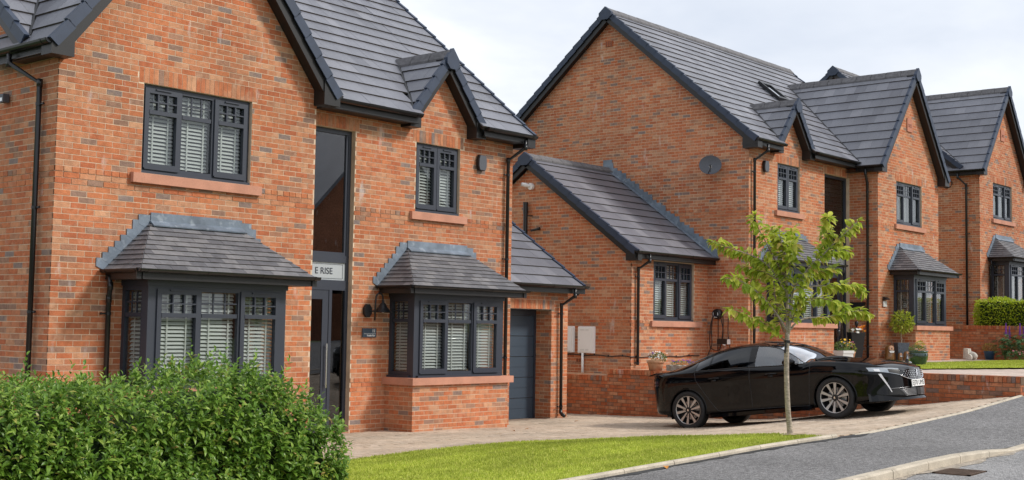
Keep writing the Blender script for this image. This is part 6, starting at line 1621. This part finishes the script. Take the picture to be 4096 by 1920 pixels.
for k in range(3): mb.tube([V3(40.83-0.01*k, co.y+(0.16+.015*k)*math.cos(t), co.z+(0.15-.012*k)*math.sin(t)) for t in [2*math.pi*i/24 for i in range(25)]], 0.008, 5)
mb.build('coil', 'black_plastic', ck)

# ================================================================== pots, planters and ornaments
mat('terracotta', (0.50,0.27,0.15), 0.85, noise=(8, 0.15, 3), second=((0.55,0.45,0.33), 5, 0.52, 0.15, 0.6)); mat('slate_pot', (0.085,0.105,0.13), 0.6, noise=(20, 0.2, 3), bump=(25, 0.6, 3)); mat('black_pot', (0.014,0.012,0.012), 0.55, noise=(10, 0.15, 3))
mat('green_glaze', (0.012,0.04,0.035), 0.12, coat=0.8, noise=(6, 0.4, 3)); mat('blue_pot', (0.015,0.05,0.10), 0.3, noise=(40, 0.3, 2), bump=(60, 0.4, 2)); mat('stone', (0.50,0.47,0.41), 0.9, noise=[(8, 0.25, 4), (40, 0.15, 3)], bump=(30, 0.8, 3)); mat('brown_glaze', (0.16,0.075,0.022), 0.15, coat=0.7, noise=(5, 0.3, 3)); mat('clay_face', (0.48,0.27,0.16), 0.6); mat('green_plastic', (0.008,0.022,0.016), 0.5)
def pot(name, c, prof, m, label, n=24, sq=None, soil=None, smooth=True):
    o = empty(name, c, label, 'planter'); mb = MB(); mb.lathe(c, prof, n, sq=sq); mb.build('pot', m, o, smooth=smooth)
    if soil: mb = MB(); mb.lathe(c, [(soil[0], soil[1]), (0.001, soil[1]+0.01)], n, sq=sq); mb.build('soil', 'soil', o)
    return o
sqf = lambda t: 1/max(abs(math.cos(t-math.pi/4+0.15)), abs(math.sin(t-math.pi/4+0.15)))/1.05
rp = random.Random(31)
def disk(c, r, n, z0, z1): return [Vector(c)+V3(r*math.sqrt(rp.random())*math.cos(a), r*math.sqrt(rp.random())*math.sin(a), rp.uniform(z0, z1)) for a in [rp.uniform(0, 6.28) for _ in range(n)]]
# on the retaining wall
tcp = V3(22.56, 15.22, 0.897); o = pot('terracotta_pot', tcp, [(0.001,0),(0.135,0),(0.165,0.14),(0.168,0.15),(0.183,0.152),(0.188,0.215),(0.172,0.215),(0.165,0.19)], 'terracotta', 'weathered terracotta pot of white flowers on the retaining wall top', soil=(0.17,0.195))
bush(o, tcp+V3(0.02,-0.06,0.27), 0.15, 0.17, 0.10, 420, 0.035, 'herb_leaf', seed=2); flowers(o, [Vector(tcp)+V3(rp.uniform(-.16,.12), rp.uniform(-.22,.14), rp.uniform(.24,.40)) for _ in range(46)], 'white', 0.015); flowers(o, [Vector(tcp)+V3(-.02,0.06,.36)], 'purple', 0.02)
st = V3(22.86, 14.72, 0.88); o = empty('stone_trough', st, 'rough pale stone trough of purple flowers beside the terracotta pot', 'planter'); mb = MB()
for i in range(10):
    a, c_ = st.y+0.34-i*0.068, st.y+0.34-(i+1)*0.068; j0, j1 = 0.012*math.sin(i*2.3), 0.012*math.sin((i+1)*2.3); mb.hexa([(st.x-.13+j1,c_,st.z),(st.x+.13,c_,st.z),(st.x+.13,a,st.z),(st.x-.13+j0,a,st.z),(st.x-.15+j1,c_,st.z+.135+j1),(st.x+.14,c_,st.z+.135),(st.x+.14,a,st.z+.135),(st.x-.15+j0,a,st.z+.135+j0)])
mb.build('trough', 'stone', o); bush(o, st+V3(0,0,.17), 0.14, 0.34, 0.05, 500, 0.03, 'herb_leaf', seed=4); flowers(o, [st+V3(rp.uniform(-.12,.1), rp.uniform(-.32,.32), rp.uniform(.19,.25)) for _ in range(26)], 'purple', 0.016)
gp = V3(23.4, 14.15, 0.90); o = pot('plastic_pot', gp, [(0.001,0),(0.13,0),(0.16,0.24),(0.175,0.245),(0.178,0.28),(0.16,0.28)], 'green_plastic', 'dark green plastic pot beside the stone trough, mostly hidden by the car', soil=(0.16,0.26)); bush(o, gp+V3(0,0,.29), 0.12, 0.12, 0.03, 60, 0.03, 'dry_leaf', seed=6)
# by the bay and the door of the middle house
U_ = UP
wt = V3(29.75, 14.45, U_); o = empty('white_trough', wt, 'white moulded trough of yellow flowers under the left bay sill', 'planter'); mb = MB(); mb.box(wt.x-.28, wt.y-.12, wt.z, wt.x+.28, wt.y+.12, wt.z+.20); mb.box(wt.x-.30, wt.y-.14, wt.z+.20, wt.x+.30, wt.y+.14, wt.z+.27); mb.build('trough', 'pale_trim', o)
bush(o, wt+V3(-.08,0,.37), 0.34, 0.12, 0.11, 420, 0.05, 'herb_leaf', seed=8); flowers(o, [wt+V3(rp.uniform(-.3,.28), rp.uniform(-.14,0), rp.uniform(.40,.56)) for _ in range(10)], 'yellow', 0.028); flowers(o, [wt+V3(rp.uniform(-.3,.28), rp.uniform(-.14,0), rp.uniform(.36,.5)) for _ in range(14)], 'lilac', 0.018)
def torch(c, label, tilt=V3(0,0,1), h=0.5):
    c = Vector(c); o = empty('solar_torch', c, label, 'garden light'); mb = MB(); mb.tube([c, c+tilt*h], 0.009, 6); mb.build('stake', 'black_plastic', o); t = c+tilt*h; mb = MB(); mb.lathe(t, [(0.01,0),(0.03,.05),(0.047,.10),(0.047,.16),(0.035,.18),(0.001,.182)], 12); mb.build('head', 'black_plastic', o, smooth=True)
torch(V3(29.55, 14.5, U_+.05), 'black solar torch standing in the white trough under the left bay', h=0.55)
sp = V3(30.75, 14.75, U_); o = pot('flower_pot', sp, [(0.001,0),(0.09,0),(0.12,.19),(0.13,.20),(0.13,.23),(0.11,.23)], 'terracotta', 'small pot of pink and green spikes left of the front door', soil=(.11,.21)); bush(o, sp+V3(0,0,.32), 0.17, 0.14, 0.13, 260, 0.04, 'bush_leaf', seed=9); flowers(o, [sp+V3(rp.uniform(-.16,.18), rp.uniform(-.12,.1), rp.uniform(.34,.5)) for _ in range(16)], 'pink', 0.018)
bp_ = V3(31.93, 15.16, U_); o = pot('tall_planter', bp_, [(0.001,0),(0.17,0),(0.265,0.70),(0.265,0.73),(0.245,0.73),(0.24,.68)], 'black_pot', 'tall tapered black planter of pansies beside the front door', n=4, sq=None, soil=(.24,.69), smooth=False)
bush(o, bp_+V3(0,0,.76), 0.2, 0.18, 0.06, 260, 0.045, 'herb_leaf', seed=10)
flowers(o, [bp_+V3(rp.uniform(-.25,-.10), rp.uniform(-.2,.05), rp.uniform(.72,.82)) for _ in range(9)], 'white', 0.034); flowers(o, [bp_+V3(rp.uniform(-.04,.05), rp.uniform(-.2,.05), rp.uniform(.72,.86)) for _ in range(8)], 'red', 0.034); flowers(o, [bp_+V3(rp.uniform(.05,.17), rp.uniform(-.2,.05), rp.uniform(.72,.92)) for _ in range(14)], 'orange', 0.036); flowers(o, [bp_+V3(rp.uniform(.20,.26), rp.uniform(-.15,.05), rp.uniform(.72,.92)) for _ in range(9)], 'violet', 0.030)
torch(bp_+V3(0,-0.02,.62), 'black solar torch standing among the pansies of the tall planter', h=0.22)
# ornaments under the right-hand bay
def owl(c, s, label, lean=0.0, w=1.0, pale=False):
    c = Vector(c); o = empty('garden_ornament', c, label, 'ornament'); m0 = 'clay_face' if pale else 'brown_glaze'
    mb = MB(); mb.lathe(c, [(0.001,0),(0.30*s*w,0.0),(0.33*s*w,.10*s),(0.335*s*w,.30*s),(0.30*s*w,.52*s),(0.315*s*w,.62*s),(0.30*s*w,.80*s),(0.22*s*w,.94*s),(0.10*s*w,1.0*s),(0.001,1.01*s)], 20); mb.build('body', m0, o, smooth=True)
    d = Vector((-0.55,-0.80,0.1)).normalized(); a = V3(0,0,1).cross(d).normalized(); b_ = d.cross(a); f = c+V3(0,0,.77*s)+d*(.235*s*w)
    mb = MB(); mb.tube([f, f+d*0.06*s], [0.19*s, 0.15*s], 18); mb.build('face', 'clay_face', o, smooth=False); mb = MB(); mb.tube([f+d*.055*s, f+d*.075*s], [.05*s, .03*s], 10); mb.build('eye', 'ink', o)
    mb = MB(); q = c+V3(0,0,.53*s)+d*(.27*s*w); mb.prism([q+a*x*s+b_*z*s for x, z in ((-.2,.06),(-.12,-.06),(.12,-.06),(.2,.06),(0,.09))], d*0.05*s); mb.build('bib', 'pale_trim', o); return o
owl((32.55,14.50,U_), 0.40, 'largest brown glazed owl-like ornament, left of the blue-grey planter', w=1.0); owl((32.72,14.28,U_), 0.20, 'smallest brown glazed ornament, snuggled against the largest one', w=0.9); owl((32.62,14.05,U_), 0.25, 'squat brown glazed ornament in front of the blue-grey planter', w=1.15); owl((33.05,14.0,U_), 0.34, 'slim pale clay ornament beside the green glazed pot', w=0.62, pale=True)
tpz = V3(32.92, 14.33, U_); o = pot('square_planter', tpz, [(0.001,0),(0.155,0),(0.225,.46),(0.225,.47),(0.20,.47),(0.195,.44)], 'slate_pot', 'blue-grey square planter holding a small standard bush', n=4, soil=(.2,.45), smooth=False)
tb = empty('standard_bush', tpz+V3(0,0,.45), 'small ball-headed bush with twisted stem in the blue-grey planter', 'bush'); mb = MB(); mb.tube(smooth_path([tpz+V3(0,0,.44), tpz+V3(.02,0,.56), tpz+V3(-.015,0,.66), tpz+V3(.03,.01,.78), tpz+V3(.02,0,.95)], 4), .012, 6); mb.build('stem', 'bark', tb, smooth=True)
bush(tb, tpz+V3(.05,0,1.02), .31, .30, .29, 620, .095, 'bush_leaf', limit=0, seed=12, shell=.25, up=.35, simple=False, w=.36)
gg = at_z(3672, 1464, U_); gg = V3(gg.x, gg.y, U_); o = pot('glazed_pot', gg, [(0.001,0),(0.13,0),(0.165,.05),(0.205,.16),(0.215,.25),(0.205,.29),(0.20,.30),(0.222,.315),(0.225,.335),(0.20,.335),(0.19,.30)], 'green_glaze', 'ribbed dark green glazed pot of heather at the lawn corner', n=48, sq=lambda t: 1+0.022*math.cos(t*24), soil=(.2,.315))
bush(o, gg+V3(-.03,0,.37), .19, .19, .085, 620, .03, 'herb_leaf', seed=14, shell=.2); bush(o, gg+V3(.12,.0,.47), .09, .09, .075, 160, .035, 'bush_leaf', seed=15); flowers(o, [gg+V3(rp.uniform(.0,.19), rp.uniform(-.15,.1), rp.uniform(.33,.42)) for _ in range(14)], 'lilac', .012)
ln = at_z(3627, 1452, U_); c_ = V3(ln.x, ln.y, U_); o = empty('solar_lantern', c_, 'tilted black solar lantern left of the green glazed pot', 'garden light'); ax = Vector((.25,-.1,1)).normalized(); mb = MB(); mb.tube([c_, c_+ax*.10], .045, 12); mb.build('base', 'black_plastic', o); mb = MB(); mb.tube([c_+ax*.10, c_+ax*.19], .038, 12); mb.build('lens', 'lamp_glass', o); mb = MB(); mb.tube([c_+ax*.19, c_+ax*.215], .052, 12); mb.build('cap', 'satin', o)
so = V3(36.15, 13.75, U_-.01); o = empty('stone_ornament', so, 'pale stone garden ornament with round sides beside the right-hand bay', 'ornament'); mb = MB(); mb.hexa([so+V3(-.12,-.05,.05), so+V3(.16,-.05,.05), so+V3(.15,.12,.05), so+V3(-.11,.12,.05), so+V3(-.11,-.02,.33), so+V3(.13,-.02,.33), so+V3(.12,.10,.34), so+V3(-.10,.10,.34)]); mb.build('back', 'stone', o)
mb = MB(); mb.tube(smooth_path([so+V3(.02,.02,.16), so+V3(.02,-.08,.17), so+V3(.02,-.16,.14), so+V3(.02,-.19,.07)], 4), [.085,.085,.084,.083,.082,.081,.08,.08,.08,.078,.075,.07,.06], 12); mb.build('front', 'stone', o, smooth=True)
for x in (-.15, .19): mb = MB(); mb.tube([so+V3(x-.045,-.07,.085), so+V3(x+.045,-.07,.085)], .09, 14); mb.build('wheel', 'stone', o)
bl = at_x(3958, 1440, 37.35); bl = V3(bl.x, bl.y, U_); o = pot('blue_pot', bl, [(0.001,0),(0.11,0),(0.16,.22),(0.168,.25),(0.15,.25)], 'blue_pot', 'blue glazed pot of dry brownish plants by the garden wall', soil=(.15,.235)); bush(o, bl+V3(0,0,.34), .23, .2, .12, 420, .045, 'dry_leaf', seed=18)
# lupins and pinks by the far garden wall
for i, (px, py, lab) in enumerate(((4022, 1440, 'leafy lupin clump with a tall purple flower spike by the garden wall'), (4078, 1438, 'leafy lupin clump at the right frame edge below the hedge'))):
    q = at_x(px, py, 37.3); q = V3(q.x, q.y, U_); o = empty('lupin_plant', q, lab, 'plant'); r = random.Random(40+i); lv = []
    for k in range(70):
        a = r.uniform(0, 6.28); rad = r.uniform(.02, .36); P = q+V3(rad*math.cos(a), rad*math.sin(a), r.uniform(.12, .78)*(1-.5*rad)); nl = 8; up = (V3(math.cos(a)*.5, math.sin(a)*.5, 1)).normalized(); D, S, Uu = frame_from(up, V3(1,0,.2))
        for j in range(nl): t = 2*math.pi*j/nl; lv.append((P, (S*math.cos(t)+Uu*math.sin(t)+up*.25).normalized(), up, r.uniform(.07,.11), .022, 0, .35))
    leaf_objects(lv, o, 'lupin_leaf', 40)
    mb = MB()
    for k in range(14): a = r.uniform(0, 6.28); mb.tube([q, q+V3(.2*math.cos(a), .2*math.sin(a), .5)], [.008,.004], 4)
    mb.build('stems', 'herb_leaf', o, tone=True)
    for k in range(2):
        c_ = q+V3((-.10, .18)[k], -.05, (.72,.62)[k]); fl = [c_+V3(.03*(1-j/40)*math.cos(j*2.4), .03*(1-j/40)*math.sin(j*2.4), j*.0085) for j in range(40)]; mb = MB()
        for p in fl: mb.tube([p, p+V3(.012,-.012,.012)], [.012,.006], 5)
        mb.build('flower_spike', 'flower_purple', o)
q = at_x(4062, 1440, 36.7); q = V3(q.x, q.y, U_); o = empty('pink_border', q, 'low grey-green border plant with small pink flowers by the lawn edge', 'plant'); bush(o, q+V3(0,0,.12), .3, .25, .14, 420, .06, 'lupin_leaf', seed=21, w=.15, up=.8); flowers(o, [q+V3(rp.uniform(-.3,.3), rp.uniform(-.25,.1), rp.uniform(.18,.33)) for _ in range(9)], 'pink', .022)
# fallen leaves
mat('fallen', (0.55,0.22,0.03), 0.7)
for i, (px, py, lab) in enumerate(((2047, 1723, 'orange fallen leaf on the paving by the bay corner'), (2115, 1716, 'pale fallen leaf on the paving below the garage door'), (2660, 1866, 'small orange fallen leaf on the tarmac path'), (2254, 1804, 'brown fallen leaf lying on the front lawn'), (2312, 1685, 'yellow fallen leaf on the driveway near the downpipe foot'))):
    d = ray(px, py); P = None
    for t in lin(8, 40, 3000):
        w = CAM+d*t
        if w.z < (gz(w.x, w.y)+0.02): P = w; break
    mb = MB(); add_leaf(mb, Vector((P.x, P.y, gz(P.x, P.y)+0.026)), V3(math.cos(i*2), math.sin(i*2), .1), V3(0,0,1), .085, .06, .5, TPL[0.35]); tag(mb.build('fallen_leaf', 'fallen'), lab, 'leaf', 'fallen leaves')
# ---- house across the street: out of the picture itself, but the tall glass over the near porch mirrors it
ho = empty('house_opposite', (39.2, -13, street(36)), 'gabled house across the street, seen only mirrored in the tall porch glass', 'house')
zb_ = street(36)-0.5; mb = MB(); mb.box(35.2, -19, zb_, 43.2, -10, zb_+5.6); mb.prism([(35.2,-10,zb_+5.6), (43.2,-10,zb_+5.6), (39.2,-10,zb_+9.6)], (0,-9,0)); mb.build('wall', 'brick_dark_single', ho)
mb = MB()
for sx in (-1, 1): mb.hexa([V3(39.2+sx*4.4,-19.3,zb_+5.25), V3(39.2+sx*4.4,-9.7,zb_+5.25), V3(39.2,-9.7,zb_+9.65), V3(39.2,-19.3,zb_+9.65), V3(39.2+sx*4.4,-19.3,zb_+5.45), V3(39.2+sx*4.4,-9.7,zb_+5.45), V3(39.2,-9.7,zb_+9.85), V3(39.2,-19.3,zb_+9.85)])
mb.build('roof', 'tile_single', ho)
mb = MB(); mb.box(37.3,-9.995,zb_+3.3,38.7,-9.95,zb_+4.6); mb.box(40.1,-9.995,zb_+3.3,41.3,-9.95,zb_+4.6); mb.box(37.1,-9.995,zb_+0.9,38.9,-9.95,zb_+2.2); mb.build('window', 'glass_dark', ho)
mb = MB(); mb.tube([(36.3,-12,zb_+6.4), (36.3,-12,zb_+9.2)], 0.025, 6); mb.tube([(35.6,-12,zb_+9.0), (37.0,-12,zb_+9.0)], 0.015, 5)
for k in range(6): mb.tube([(35.7+k*0.22,-12.2,zb_+9.0), (35.7+k*0.22,-11.8,zb_+9.0)], 0.008, 4)
mb.build('aerial', 'dark_metal', ho)

# repeats share a group
GROUPS = {'brick_house': 'brick houses along the street', 'meter_box': 'meter boxes on the extension wall', 'alarm_box': 'alarm boxes on the house fronts', 'house_plaque': 'house number plaques',
          'solar_torch': 'solar torches in the planters', 'garden_ornament': 'glazed ornaments under the bay', 'lupin_plant': 'lupins by the garden wall'}
for o in scene.objects:
    if o.parent is None and o.name.split('.')[0] in GROUPS: o['group'] = GROUPS[o.name.split('.')[0]]
